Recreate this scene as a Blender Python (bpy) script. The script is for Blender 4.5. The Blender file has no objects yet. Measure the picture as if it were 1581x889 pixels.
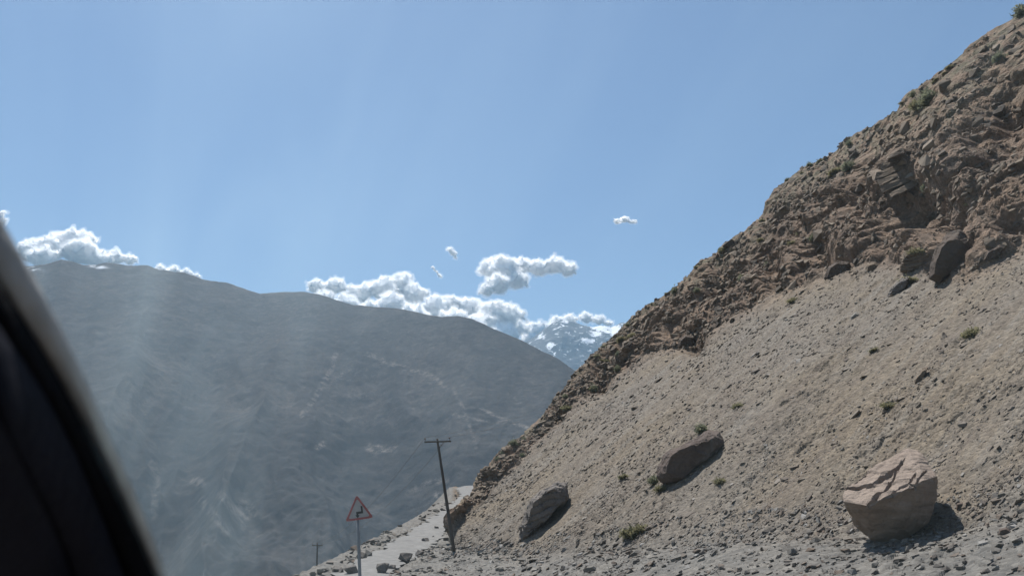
import bpy, bmesh, math, random
import numpy as np
from mathutils import Vector, Matrix, Quaternion

random.seed(7)
RNG = np.random.default_rng(11)
scene = bpy.context.scene
COL = scene.collection

# ------------------------------------------------------------------ camera, sky, sun, exposure
F = 1300.0                      # focal length in photo pixels (photo is 1581 px wide)
PITCH = math.atan((812 - 444.5) / F)
SUN_AZ, SUN_EL = math.radians(-26), math.radians(65)

cam_d = bpy.data.cameras.new('camera')
cam_d.sensor_width = 36.0
cam_d.lens = F / 1581.0 * 36.0
cam_d.clip_start, cam_d.clip_end = 0.05, 90000
cam_d.dof.use_dof = True
cam_d.dof.focus_distance = 60.0
cam_d.dof.aperture_fstop = 4.5
cam = bpy.data.objects.new('camera', cam_d)
cam.rotation_euler = (math.pi / 2 + PITCH, 0, 0)
COL.objects.link(cam)
scene.camera = cam

world = bpy.data.worlds.new('World')
scene.world = world
world.use_nodes = True
wn = world.node_tree
wn.nodes.clear()
sky = wn.nodes.new('ShaderNodeTexSky')
sky.sky_type = 'NISHITA'
sky.sun_disc = False
sky.sun_elevation = SUN_EL
sky.sun_rotation = SUN_AZ
sky.altitude = 2200
sky.air_density = 1.5
sky.dust_density = 2.2
sky.ozone_density = 3.2
bg = wn.nodes.new('ShaderNodeBackground')
bg.inputs['Strength'].default_value = 0.071
wo = wn.nodes.new('ShaderNodeOutputWorld')
wn.links.new(sky.outputs[0], bg.inputs[0])
wn.links.new(bg.outputs[0], wo.inputs[0])

sun_d = bpy.data.lights.new('sun', 'SUN')
sun_d.energy = 5.0
sun_d.angle = math.radians(0.53)
sun_d.color = (1.0, 0.965, 0.915)
sun = bpy.data.objects.new('sun', sun_d)
SUNV = Vector((math.sin(SUN_AZ) * math.cos(SUN_EL), math.cos(SUN_AZ) * math.cos(SUN_EL), math.sin(SUN_EL)))
sun.rotation_euler = SUNV.to_track_quat('Z', 'Y').to_euler()
sun.location = SUNV * 500
COL.objects.link(sun)

scene.view_settings.view_transform = 'Standard'
scene.view_settings.look = 'None'
scene.view_settings.gamma = 1.0
scene.view_settings.use_curve_mapping = False
scene.view_settings.exposure = 0.42
scene.cycles.use_denoising = True
scene.cycles.max_bounces = 14
scene.cycles.diffuse_bounces = 2
scene.cycles.transparent_max_bounces = 12
scene.cycles.volume_bounces = 2


# ------------------------------------------------------------------ helpers
def direction(px, py):
    """unit-forward view direction (world) of a photo pixel, eye at the origin"""
    px = np.asarray(px, float); py = np.asarray(py, float)
    X = (px - 790.5) / F; V = (444.5 - py) / F
    cp, sp = math.cos(PITCH), math.sin(PITCH)
    return X, cp - V * sp, sp + V * cp

def az_el(px, py):
    x, y, z = direction(px, py)
    return np.arctan2(x, y), z / np.hypot(x, y)

def at_dist(px, py, r):
    """world point seen at that pixel, at horizontal distance r"""
    x, y, z = direction(px, py)
    k = r / np.hypot(x, y)
    return Vector((float(x * k), float(y * k), float(z * k)))

def curve(points):
    """photo polyline -> function tan(elevation) of azimuth"""
    p = np.array(points, float)
    a, e = az_el(p[:, 0], p[:, 1])
    o = np.argsort(a)
    return lambda t: np.interp(t, a[o], e[o])

def tag(o, label=None, cat=None, group=None, kind=None):
    if label: o['label'] = label
    if cat: o['category'] = cat
    if group: o['group'] = group
    if kind: o['kind'] = kind
    return o

def link(name, me, mat=None, parent=None):
    o = bpy.data.objects.new(name, me)
    COL.objects.link(o)
    if mat is not None and me is not None and not me.materials:
        me.materials.append(mat)
    if parent is not None:
        o.parent = parent
    return o

def empty(name, loc=(0, 0, 0), rz=0.0):
    o = bpy.data.objects.new(name, None)
    o.location = loc
    o.rotation_euler = (0, 0, rz)
    o.empty_display_size = 0.2
    COL.objects.link(o)
    return o

def mesh_np(name, V, faces, smooth=False, attrs=None):
    """mesh from numpy: V (n,3), faces (m,k) with constant k"""
    me = bpy.data.meshes.new(name)
    n, (m, k) = len(V), faces.shape
    me.vertices.add(n)
    me.vertices.foreach_set('co', np.ascontiguousarray(V, dtype=np.float32).ravel())
    me.loops.add(m * k)
    me.loops.foreach_set('vertex_index', np.ascontiguousarray(faces, dtype=np.int32).ravel())
    me.polygons.add(m)
    me.polygons.foreach_set('loop_start', np.arange(0, m * k, k, dtype=np.int32))
    me.polygons.foreach_set('loop_total', np.full(m, k, dtype=np.int32))
    me.polygons.foreach_set('use_smooth', np.full(m, smooth, dtype=bool))
    for an, av in (attrs or {}).items():
        a = me.attributes.new(an, 'FLOAT', 'POINT')
        a.data.foreach_set('value', np.ascontiguousarray(av, dtype=np.float32).ravel())
    me.update(calc_edges=True)
    return me

def grid_faces(nr, nc):
    i = np.arange(nr * nc).reshape(nr, nc)
    return np.stack([i[:-1, :-1], i[:-1, 1:], i[1:, 1:], i[1:, :-1]], -1).reshape(-1, 4)

# --- noise
def _h(ix, iy, iz, s):
    h = (ix.astype(np.uint32) * np.uint32(374761393) + iy.astype(np.uint32) * np.uint32(668265263)
         + iz.astype(np.uint32) * np.uint32(2147483647 - 1013904223) + np.uint32((s * 2654435761) & 0xffffffff))
    h = (h ^ (h >> np.uint32(13))) * np.uint32(1274126177)
    h = (h ^ (h >> np.uint32(16))) * np.uint32(2246822519)
    return h ^ (h >> np.uint32(15))

def gnoise(P, seed=0):
    """gradient noise, about -1..1"""
    P = np.asarray(P, float)
    i0 = np.floor(P).astype(np.int64)
    f = P - i0
    u = f * f * f * (f * (f * 6 - 15) + 10)
    out = 0.0
    for dx in (0, 1):
        for dy in (0, 1):
            for dz in (0, 1):
                h = _h(i0[:, 0] + dx, i0[:, 1] + dy, i0[:, 2] + dz, seed)
                gx = (h & np.uint32(1023)).astype(np.float32) / 511.5 - 1
                gy = ((h >> np.uint32(10)) & np.uint32(1023)).astype(np.float32) / 511.5 - 1
                gz = ((h >> np.uint32(20)) & np.uint32(1023)).astype(np.float32) / 511.5 - 1
                d = gx * (f[:, 0] - dx) + gy * (f[:, 1] - dy) + gz * (f[:, 2] - dz)
                w = (u[:, 0] if dx else 1 - u[:, 0]) * (u[:, 1] if dy else 1 - u[:, 1]) * (u[:, 2] if dz else 1 - u[:, 2])
                out = out + d * w
    return out * 1.3

ROT = np.array(Matrix.Rotation(0.8, 3, Vector((0.3, 0.5, 0.8))))
def fbm(P, octaves=4, gain=0.5, seed=0, ridged=False):
    P = np.asarray(P, float)
    a, s, out = 1.0, 0.0, np.zeros(len(P))
    for k in range(octaves):
        n = gnoise(P, seed + k)
        out += a * ((1 - 2 * np.abs(n)) if ridged else n)
        s += a; a *= gain
        P = (P @ ROT.T) * 2.03 + 17.3
    return out / s

def cells(P, seed=0):
    """cellular noise: distance to nearest, gap to second nearest, random value of the cell"""
    P = np.asarray(P, float)
    i0 = np.floor(P).astype(np.int64)
    f1 = np.full(len(P), 9.0); f2 = np.full(len(P), 9.0); cid = np.zeros(len(P))
    for dx in (-1, 0, 1):
        for dy in (-1, 0, 1):
            for dz in (-1, 0, 1):
                a, b, c = i0[:, 0] + dx, i0[:, 1] + dy, i0[:, 2] + dz
                h = _h(a, b, c, seed)
                qx = a + (h & np.uint32(1023)) / 1023.0 - P[:, 0]
                qy = b + ((h >> np.uint32(10)) & np.uint32(1023)) / 1023.0 - P[:, 1]
                qz = c + ((h >> np.uint32(20)) & np.uint32(1023)) / 1023.0 - P[:, 2]
                d = np.sqrt(qx * qx + qy * qy + qz * qz)
                near = d < f1
                f2 = np.where(near, f1, np.minimum(f2, d))
                cid = np.where(near, (h >> np.uint32(7) & np.uint32(4095)) / 4095.0, cid)
                f1 = np.where(near, d, f1)
    return f1, f2 - f1, cid

def sstep(a, b, x):
    t = np.clip((x - a) / (b - a), 0, 1)
    return t * t * (3 - 2 * t)

# --- material helper
class Nodes:
    def __init__(self, name):
        self.m = bpy.data.materials.new(name)
        self.m.use_nodes = True
        self.t = self.m.node_tree
        self.t.nodes.clear()
        self.out = self.t.nodes.new('ShaderNodeOutputMaterial')
        self.bsdf = self.t.nodes.new('ShaderNodeBsdfPrincipled')
        self.bsdf.inputs['Roughness'].default_value = 0.9
        self.bsdf.inputs['Specular IOR Level'].default_value = 0.25
        self.t.links.new(self.bsdf.outputs[0], self.out.inputs[0])
    def n(self, kind, **kw):
        nd = self.t.nodes.new(kind)
        for k, v in kw.items():
            if k in nd.inputs: self.set(nd.inputs[k], v)
            else: setattr(nd, k, v)
        return nd
    def set(self, sock, v):
        if isinstance(v, bpy.types.NodeSocket): self.t.links.new(v, sock)
        elif isinstance(v, (tuple, list)) and sock.type == 'RGBA' and len(v) == 3: sock.default_value = (*v, 1)
        else: sock.default_value = v
    def pos(self, scale=1.0, obj=True):
        tc = self.n('ShaderNodeTexCoord')
        return tc.outputs['Object']
    def noise(self, vec, scale, detail=4, rough=0.55, dist=0.0):
        nd = self.n('ShaderNodeTexNoise')
        self.set(nd.inputs['Vector'], vec)
        nd.inputs['Scale'].default_value = scale
        nd.inputs['Detail'].default_value = detail
        nd.inputs['Roughness'].default_value = rough
        nd.inputs['Distortion'].default_value = dist
        return nd.outputs['Fac']
    def ramp(self, fac, stops, interp='LINEAR'):
        nd = self.n('ShaderNodeValToRGB')
        nd.color_ramp.interpolation = interp
        el = nd.color_ramp.elements
        while len(el) < len(stops): el.new(0.5)
        for e, (p, c) in zip(el, stops):
            e.position = p
            e.color = (*c, 1) if len(c) == 3 else c
        self.set(nd.inputs[0], fac)
        return nd.outputs[0]
    def mix(self, fac, a, b, mode='MIX'):
        nd = self.n('ShaderNodeMix')
        nd.data_type = 'RGBA'; nd.blend_type = mode
        self.set(nd.inputs[0], fac); self.set(nd.inputs[6], a); self.set(nd.inputs[7], b)
        return nd.outputs[2]
    def math(self, op, a, b=0.5, clamp=False):
        nd = self.n('ShaderNodeMath'); nd.operation = op; nd.use_clamp = clamp
        self.set(nd.inputs[0], a); self.set(nd.inputs[1], b)
        return nd.outputs[0]
    def maprange(self, v, a, b, c=0.0, d=1.0):
        nd = self.n('ShaderNodeMapRange')
        self.set(nd.inputs[0], v)
        for i, q in zip((1, 2, 3, 4), (a, b, c, d)): nd.inputs[i].default_value = q
        return nd.outputs[0]
    def attr(self, name):
        nd = self.n('ShaderNodeAttribute'); nd.attribute_name = name
        return nd.outputs['Fac']
    def bump(self, h, strength=0.5, dist=0.05, normal=None):
        nd = self.n('ShaderNodeBump')
        nd.inputs['Strength'].default_value = strength
        nd.inputs['Distance'].default_value = dist
        self.set(nd.inputs['Height'], h)
        if normal is not None: self.set(nd.inputs['Normal'], normal)
        return nd.outputs[0]
    def finish(self, color, normal=None, rough=0.9):
        self.set(self.bsdf.inputs['Base Color'], color)
        self.set(self.bsdf.inputs['Roughness'], rough)
        if normal is not None: self.set(self.bsdf.inputs['Normal'], normal)
        return self.m

# ------------------------------------------------------------------ materials
def mat_hill():
    s = Nodes('hillside_debris')
    p = s.pos()
    big = s.noise(p, 0.10, 5, 0.6)
    mid = s.noise(p, 0.9, 6, 0.62)
    fine = s.noise(p, 5.0, 5, 0.65)
    v = s.n('ShaderNodeTexVoronoi'); s.set(v.inputs['Vector'], p); v.inputs['Scale'].default_value = 7.0
    v2 = s.n('ShaderNodeTexVoronoi'); s.set(v2.inputs['Vector'], p); v2.inputs['Scale'].default_value = 2.2
    sp = s.n('ShaderNodeSeparateColor'); s.set(sp.inputs[0], v.outputs['Color'])
    sp2 = s.n('ShaderNodeSeparateColor'); s.set(sp2.inputs[0], v2.outputs['Color'])
    talus = s.mix(s.maprange(big, 0.38, 0.62), (0.158, 0.136, 0.110), (0.182, 0.146, 0.102))
    talus = s.mix(s.maprange(mid, 0.35, 0.72, 0.0, 0.55), talus, (0.118, 0.097, 0.078))
    gravel = s.mix(s.maprange(mid, 0.35, 0.68), (0.118, 0.112, 0.102), (0.180, 0.166, 0.144))
    rock = s.mix(s.maprange(big, 0.40, 0.60), (0.165, 0.112, 0.077), (0.208, 0.138, 0.088))
    rock = s.mix(s.maprange(mid, 0.42, 0.70, 0.0, 0.8), rock, (0.082, 0.062, 0.048))
    rock = s.mix(s.maprange(sp2.outputs[0], 0.62, 0.95, 0.0, 0.75), rock, (0.225, 0.160, 0.112))
    st = s.n('ShaderNodeCombineXYZ'); s.set(st.inputs[0], s.attr('strike')); s.set(st.inputs[1], s.math('MULTIPLY', s.attr('upslope'), 0.11))
    sn = s.noise(st.outputs[0], 0.85, 6, 0.62, 0.3)
    talus = s.mix(s.maprange(sn, 0.50, 0.66, 0.0, 0.75), talus, (0.178, 0.158, 0.132))
    talus = s.mix(s.maprange(sn, 0.50, 0.34, 0.0, 0.6), talus, (0.118, 0.094, 0.073))
    c = s.mix(s.attr('verge'), talus, gravel)
    c = s.mix(s.attr('outcrop'), c, rock)
    c = s.mix(s.math('MULTIPLY', s.attr('crest'), s.maprange(mid, 0.42, 0.60, 0.0, 0.6)), c, (0.125, 0.120, 0.070))
    f = s.maprange(sp.outputs[1], 0.0, 1.0, 0.70, 1.26)
    c = s.mix(1.0, c, s.n('ShaderNodeCombineColor', Red=f, Green=f, Blue=f).outputs[0], 'MULTIPLY')
    g = s.maprange(fine, 0.3, 0.72, 0.80, 1.16)
    c = s.mix(1.0, c, s.n('ShaderNodeCombineColor', Red=g, Green=g, Blue=g).outputs[0], 'MULTIPLY')
    h = s.math('ADD', s.math('MULTIPLY', s.noise(p, 9.0, 6, 0.7), 0.7), s.math('MULTIPLY', v.outputs['Distance'], -0.6))
    return s.finish(c, s.bump(h, 0.75, 0.09))

def mat_stone(name, stops, by_attr=None, scale=3.0, dark=(0.07, 0.058, 0.047), bump=0.05):
    """loose stone: colour picked per stone, mottled"""
    s = Nodes(name)
    p = s.pos()
    if by_attr: fac = s.attr(by_attr)
    else: fac = s.n('ShaderNodeObjectInfo').outputs['Random']
    c = s.ramp(fac, [(q, tuple(x * 0.62 for x in col)) for q, col in stops])
    n1 = s.noise(p, scale, 6, 0.65)
    c = s.mix(s.maprange(n1, 0.45, 0.75, 0.0, 0.5), c, dark)
    c = s.mix(s.maprange(s.noise(p, scale * 4, 4, 0.6), 0.5, 0.8, 0.0, 0.30), c, (0.27, 0.23, 0.185))
    return s.finish(c, s.bump(s.noise(p, scale * 3, 6, 0.7), 0.5, bump))

STOPS_SCREE = [(0.0, (0.15, 0.122, 0.100)), (0.22, (0.235, 0.195, 0.158)), (0.5, (0.285, 0.245, 0.200)),
               (0.72, (0.255, 0.205, 0.155)), (0.9, (0.33, 0.285, 0.235)), (1.0, (0.44, 0.41, 0.37))]
STOPS_VERGE = [(0.0, (0.105, 0.090, 0.080)), (0.25, (0.20, 0.185, 0.165)), (0.5, (0.26, 0.245, 0.22)),
               (0.72, (0.22, 0.165, 0.125)), (0.9, (0.31, 0.295, 0.265)), (1.0, (0.46, 0.44, 0.41))]
STOPS_CLIFF = [(0.0, (0.115, 0.092, 0.072)), (0.4, (0.205, 0.158, 0.115)), (0.75, (0.265, 0.205, 0.148)), (1.0, (0.345, 0.278, 0.208))]

def mat_boulder(name, a, b, dark, scale=1.0, bed=None):
    s = Nodes(name)
    p = s.pos()
    a, b, dark = [tuple(x * 0.72 for x in q) for q in (a, b, dark)]
    n1 = s.noise(p, 1.1 * scale, 7, 0.62, 0.6)
    c = s.mix(s.maprange(n1, 0.36, 0.64), a, b)
    c = s.mix(s.maprange(s.noise(p, 4.5 * scale, 6, 0.7), 0.52, 0.74, 0.0, 0.75), c, dark)
    c = s.mix(s.maprange(s.noise(p, 14 * scale, 5, 0.7), 0.40, 0.70, 0.0, 0.35), c, dark)
    h = s.math('ADD', s.noise(p, 6 * scale, 8, 0.72), s.math('MULTIPLY', s.noise(p, 1.8 * scale, 5, 0.6, 0.5), 1.5))
    if bed:
        mp = s.n('ShaderNodeMapping'); s.set(mp.inputs['Vector'], p)
        mp.inputs['Rotation'].default_value = bed
        mp.inputs['Scale'].default_value = (0.5, 0.5, 7.0)
        st = s.noise(mp.outputs[0], 1.2 * scale, 5, 0.6)
        c = s.mix(s.maprange(st, 0.50, 0.68, 0.0, 0.4), c, dark)
        h = s.math('ADD', h, s.math('MULTIPLY', st, 1.2))
    return s.finish(c, s.bump(h, 0.85, 0.09), 0.9)

def mat_mountain():
    s = Nodes('far_mountain_rock')
    p = s.pos()
    n0 = s.noise(p, 0.0016, 7, 0.62)
    n1 = s.noise(p, 0.008, 7, 0.70)
    gl = s.attr('gully')
    n2 = s.noise(p, 0.030, 8, 0.82)
    n3 = s.noise(p, 0.09, 3, 0.7)
    c = s.mix(s.maprange(n0, 0.40, 0.62), (0.046, 0.043, 0.041), (0.078, 0.070, 0.062))
    c = s.mix(s.maprange(n1, 0.46, 0.60, 0.0, 0.85), c, (0.032, 0.031, 0.030))
    c = s.mix(s.maprange(n2, 0.49, 0.66, 0.0, 0.85), c, (0.115, 0.102, 0.090))
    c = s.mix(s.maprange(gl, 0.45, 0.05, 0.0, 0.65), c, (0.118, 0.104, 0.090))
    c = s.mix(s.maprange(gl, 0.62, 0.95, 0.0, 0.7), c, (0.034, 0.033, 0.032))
    c = s.mix(s.maprange(n3, 0.50, 0.68, 0.0, 0.7), c, (0.028, 0.027, 0.026))
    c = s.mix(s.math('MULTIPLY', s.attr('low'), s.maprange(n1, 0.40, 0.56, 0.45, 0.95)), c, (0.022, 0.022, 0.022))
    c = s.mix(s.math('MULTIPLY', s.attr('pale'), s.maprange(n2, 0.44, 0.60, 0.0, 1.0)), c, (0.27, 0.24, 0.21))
    c = s.mix(s.math('MULTIPLY', s.attr('snow'), s.maprange(n1, 0.50, 0.56)), c, (0.80, 0.83, 0.87))
    return s.finish(c, s.bump(s.math('ADD', n1, s.math('MULTIPLY', n2, 0.35)), 0.5, 20.0), 0.95)

def mat_peak():
    s = Nodes('snow_peak_rock')
    p = s.pos()
    n1 = s.noise(p, 0.0035, 8, 0.68, 0.5)
    c = s.mix(s.maprange(s.noise(p, 0.002, 6, 0.6), 0.4, 0.6), (0.050, 0.050, 0.052), (0.095, 0.092, 0.090))
    n4 = s.noise(p, 0.011, 8, 0.78, 0.4)
    m = s.maprange(s.math('ADD', s.attr('snow'), s.math('MULTIPLY', s.math('SUBTRACT', n4, 0.5), 5.0)), 0.40, 0.56)
    c = s.mix(m, c, (0.82, 0.84, 0.87))
    return s.finish(c, s.bump(n1, 0.7, 80.0), 0.9)

def mat_plain(name, col, var=0.25, scale=8.0, rough=0.85, metal=0.0, bump=0.02):
    s = Nodes(name)
    p = s.pos()
    n = s.noise(p, scale, 6, 0.65)
    lo = tuple(x * (1 - var) for x in col); hi = tuple(min(1, x * (1 + var)) for x in col)
    c = s.mix(s.maprange(n, 0.3, 0.7), lo, hi)
    s.bsdf.inputs['Metallic'].default_value = metal
    return s.finish(c, s.bump(s.noise(p, scale * 3, 5, 0.6), 0.4, bump), rough)

def mat_wood():
    s = Nodes('weathered_pole_wood')
    p = s.pos()
    mp = s.n('ShaderNodeMapping'); s.set(mp.inputs['Vector'], p)
    mp.inputs['Scale'].default_value = (14, 14, 0.7)
    g = s.noise(mp.outputs[0], 2.0, 6, 0.65)
    c = s.mix(s.maprange(g, 0.35, 0.65), (0.050, 0.043, 0.038), (0.105, 0.092, 0.082))
    return s.finish(c, s.bump(g, 0.5, 0.01), 0.9)

def mat_leaf(name, a, b):
    s = Nodes(name)
    c = s.mix(s.attr('tint'), a, b)
    tr = s.n('ShaderNodeBsdfTranslucent'); s.set(tr.inputs[0], c)
    s.finish(c, None, 0.7)
    ms = s.n('ShaderNodeMixShader'); ms.inputs[0].default_value = 0.5
    s.t.links.new(s.bsdf.outputs[0], ms.inputs[1]); s.t.links.new(tr.outputs[0], ms.inputs[2])
    s.t.links.new(ms.outputs[0], s.out.inputs[0])
    return s.m

def mat_cloud():
    s = Nodes('cumulus_vapour')
    b = s.bsdf
    b.subsurface_method = 'RANDOM_WALK'
    b.inputs['Base Color'].default_value = (0.998, 0.998, 0.998, 1)
    b.inputs['Subsurface Weight'].default_value = 1.0
    b.inputs['Subsurface Radius'].default_value = (1, 1, 1)
    b.inputs['Subsurface Scale'].default_value = 220.0
    b.inputs['Specular IOR Level'].default_value = 0.0
    b.inputs['Subsurface Anisotropy'].default_value = 0.0
    b.inputs['Roughness'].default_value = 1.0
    return s.m

M_HILL = mat_hill()
M_SCREE = mat_stone('scree_stone', STOPS_SCREE, 'tint')
M_VERGE = mat_stone('verge_stone', STOPS_VERGE, 'tint')
M_CLIFF = mat_stone('cliff_stone', STOPS_CLIFF, 'tint', 1.2)
M_SCREE1 = mat_stone('scree_stone_single', STOPS_SCREE)
M_VERGE1 = mat_stone('verge_stone_single', STOPS_VERGE)
M_CLIFF1 = mat_stone('cliff_stone_single', STOPS_CLIFF, None, 1.2)
M_ROAD = mat_plain('pale_gravel_road', (0.175, 0.170, 0.160), 0.25, 1.6, 0.95, 0, 0.03)
M_WOOD = mat_wood()
M_LEAF = mat_leaf('grey_green_leaves', (0.13, 0.145, 0.095), (0.25, 0.255, 0.165))
M_LEAFY = mat_leaf('yellow_green_leaves', (0.16, 0.155, 0.085), (0.29, 0.265, 0.155))
M_CLOUD = mat_cloud()
def mat_fringe(name, density):
    s = Nodes(name)
    s.t.nodes.remove(s.bsdf)
    v = s.n('ShaderNodeVolumePrincipled')
    v.inputs['Color'].default_value = (1, 1, 1, 1); v.inputs['Density'].default_value = density; v.inputs['Anisotropy'].default_value = 0.5
    s.t.links.new(v.outputs[0], s.out.inputs['Volume'])
    return s.m
M_FRINGE = mat_fringe('cloud_fringe_vapour', 0.0035)

# ------------------------------------------------------------------ large structure: the ground plan
# road (it swings left out of the frame, bends right behind the sign and climbs)
RY = np.array([-30, -6, 8, 25, 36, 44, 52, 66, 85, 110, 150, 200, 260.])
RXR = np.array([8, 3, -1.5, -6.5, -8.2, -7.0, -6.3, -5.6, -5.6, -5.9, -7.0, -8.0, -8.0])      # edge by the hill
RXL = np.array([0, -4, -8, -10.8, -10.8, -9.9, -9.5, -9.0, -8.6, -8.5, -8.9, -13.0, -13.0])  # edge by the valley
RZ = np.array([-1.9, -2.0, -2.3, -2.9, -3.15, -2.85, -2.15, -1.15, 0.35, 2.2, 5.2, 8.5, 12.])
def road_z(y): return np.interp(y, RY, RZ)
def road_l(y): return np.interp(y, RY, RXL)
def road_r(y): return np.interp(y, RY, RXR)

def ground_z(x, y):
    z = road_z(y)
    right = np.maximum(0, x - road_r(y))
    z = z + 0.075 * np.minimum(right, 25)
    drop = np.maximum(0, road_l(y) - 1.6 - x)
    z = z - drop * 1.0 + 0.12 * sstep(0, 1.2, road_l(y) - x)
    return z

TOE = [(1640, 792), (1581, 800), (1480, 822), (1385, 832), (1250, 834), (1150, 836), (950, 850), (800, 858), (740, 852), (700, 846), (640, 840)]
BASE = [(1900, 240), (1700, 320), (1581, 378), (1530, 408), (1490, 430), (1400, 412), (1350, 405), (1300, 418), (1250, 436), (1210, 446), (1170, 470), (1130, 492),
        (1085, 520), (1050, 535), (1000, 548), (960, 572), (915, 606), (870, 642), (830, 680), (800, 714), (760, 752), (725, 790), (712, 806), (700, 826), (640, 838)]
CREST = [(2050, -380), (1800, -150), (1640, -25), (1581, 18), (1540, 42), (1510, 66), (1480, 92), (1440, 128), (1390, 160), (1340, 195), (1290, 226), (1240, 262), (1195, 292),
         (1184, 318), (1180, 330), (1150, 356), (1120, 376), (1085, 405), (1060, 428), (1030, 452), (1000, 470), (970, 497), (945, 520), (915, 552), (890, 575), (860, 612), (845, 628), (830, 650), (805, 674),
         (775, 702), (745, 736), (722, 768), (708, 786), (700, 806), (640, 836)]
toe_e, base_e, crest_e = curve(TOE), curve(BASE), curve(CREST)

NC = 860
A_MIN, A_MAX = math.radians(-30), math.radians(50)
A0, A1 = math.radians(-11), math.radians(33.5)
theta = np.concatenate([np.linspace(A_MIN, A0, 60)[:-1], np.linspace(A0, A1, NC - 110), np.linspace(A1, A_MAX, 52)[1:]])
NC = len(theta)
# toe line in plan: (14,17) -> (-4,58), then along the road
def toe_r(t):
    sx, cx = np.sin(t), np.cos(t)
    # x = 14-18u, y = 17+41u ; x*cx = y*sx
    u = (14 * cx - 17 * sx) / (18 * cx + 41 * sx)
    u = np.where((18 * cx + 41 * sx) <= 0.5, 2.0, u)
    u = np.clip(u, -0.25, 1.6)
    return np.hypot(14 - 18 * u, 17 + 41 * u)
r_toe = toe_r(theta)
z_toe = r_toe * toe_e(theta)
# gradient of the slope, along each ray
up = np.array([41, 18.0]); up /= np.linalg.norm(up)
cosr = np.sin(theta) * up[0] + np.cos(theta) * up[1]
g1 = np.tan(math.radians(35)) * np.clip(cosr, 0.25, 1)
r_base = (g1 * r_toe - z_toe) / np.maximum(g1 - base_e(theta), 0.1)
r_base = np.clip(r_base, r_toe + 1.0, 130)
z_base = r_base * base_e(theta)
g2 = np.tan(math.radians(50)) * np.clip(cosr, 0.3, 1)
r_crest = (g2 * r_base - z_base) / np.maximum(g2 - crest_e(theta), 0.15)
r_crest = np.clip(r_crest, r_base + 1.0, 170)
def smooth1(a, k):
    ker = np.hanning(2 * k + 3)[1:-1]; ker /= ker.sum()
    return np.convolve(np.pad(a, k, mode='edge'), ker, mode='valid')
r_base, r_crest = smooth1(r_base, 12), smooth1(r_crest, 12)
z_base, z_crest = r_base * base_e(theta), r_crest * crest_e(theta)
th_nose = float(az_el(703, 800)[0])
w_hill = sstep(th_nose - 0.006, th_nose + 0.004, theta)      # the hill ends at its nose by the road

def rows(n0, n1, n2, n3):
    """row parameter: 0..1 near ground, 1..2 talus, 2..3 outcrop, 3..4 behind the crest"""
    return np.concatenate([np.linspace(0, 1, n0)[:-1] ** 0.55, np.linspace(1, 2, n1)[:-1], np.linspace(2, 3, n2)[:-1], np.linspace(3, 4, n3)])
s = rows(150, 290, 270, 44)
NR = len(s)
S, TH = np.meshgrid(s, theta, indexing='ij')
def lerp(a, b, t): return a + (b - a) * t
def hill_r(S, i=slice(None)):
    r0 = 4.0
    return np.where(S < 1, lerp(r0, r_toe[i], S), np.where(S < 2, lerp(r_toe[i], r_base[i], S - 1),
           np.where(S < 3, lerp(r_base[i], r_crest[i], S - 2), r_crest[i] + (S - 3) * 70)))
# rows of talus and outcrop are spread evenly in the view: solve tan(e) linear between the control values
def seg_even(ra, za, rb, zb, t):
    ea, eb = za / ra, zb / rb
    e = lerp(ea, eb, t)
    m = (zb - za) / (rb - ra)
    c = za - m * ra
    den = e - m
    r = np.where(np.abs(den) > 1e-3, c / np.where(np.abs(den) > 1e-3, den, 1), lerp(ra, rb, t))
    bad = (r < np.minimum(ra, rb) - .01) | (r > np.maximum(ra, rb) + .01)
    return np.where(bad, lerp(ra, rb, t), r)
R = np.where(S < 1, lerp(4.0, r_toe, S),
    np.where(S < 2, seg_even(r_toe, z_toe, r_base, z_base, np.clip(S - 1, 0, 1)),
    np.where(S < 3, seg_even(r_base, z_base, r_crest, z_crest, np.clip(S - 2, 0, 1)), r_crest + np.clip(S - 3, 0, 1) ** 1.6 * 150)))
X, Y = R * np.sin(TH), R * np.cos(TH)
G = ground_z(X, Y)
Zh = np.where(S < 1, G + (z_toe - ground_z(r_toe * np.sin(theta), r_toe * np.cos(theta)))[None, :] * sstep(0.55, 1.0, S),
     np.where(S < 2, z_toe + (R - r_toe) * (z_base - z_toe) / (r_base - r_toe),
     np.where(S < 3, z_base + (R - r_base) * (z_crest - z_base) / (r_crest - r_base),
              np.maximum(z_crest + 0.25 * crest_e(theta) * (R - r_crest), G - 0.4))))
Z = lerp(G, Zh, w_hill[None, :])

def outcrop_w(S): return sstep(1.93, 2.06, S)
W_OUT = outcrop_w(S) * w_hill[None, :]
W_VERGE = (1 - sstep(0.85, 1.18, S)) * w_hill[None, :] + (1 - w_hill[None, :]) * 1.0
W_CREST = sstep(2.55, 2.95, S) * w_hill[None, :]

# smooth base normals from the grid
P = np.stack([X, Y, Z], -1)
du = np.gradient(P, axis=0); dv = np.gradient(P, axis=1)
N = np.cross(dv, du)
N /= np.linalg.norm(N, axis=-1, keepdims=True) + 1e-9
N = np.where(N[..., 2:3] < 0, -N, N)
for _ in range(3):
    N[1:-1] = (N[:-2] + N[1:-1] + N[2:]) / 3
N /= np.linalg.norm(N, axis=-1, keepdims=True) + 1e-9

pf = P.reshape(-1, 3)
wo_, wv_ = W_OUT.ravel(), W_VERGE.ravel()
# slope-aligned frame: strike, across, up-slope
strike = np.array([-up[1], up[0], 0.0])
upsl = np.array([up[0] * .78, up[1] * .78, .62])
nrm = np.cross(strike, upsl)
Q = np.stack([pf @ strike, pf @ upsl, pf @ nrm], -1)
D = np.zeros(len(pf))
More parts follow.
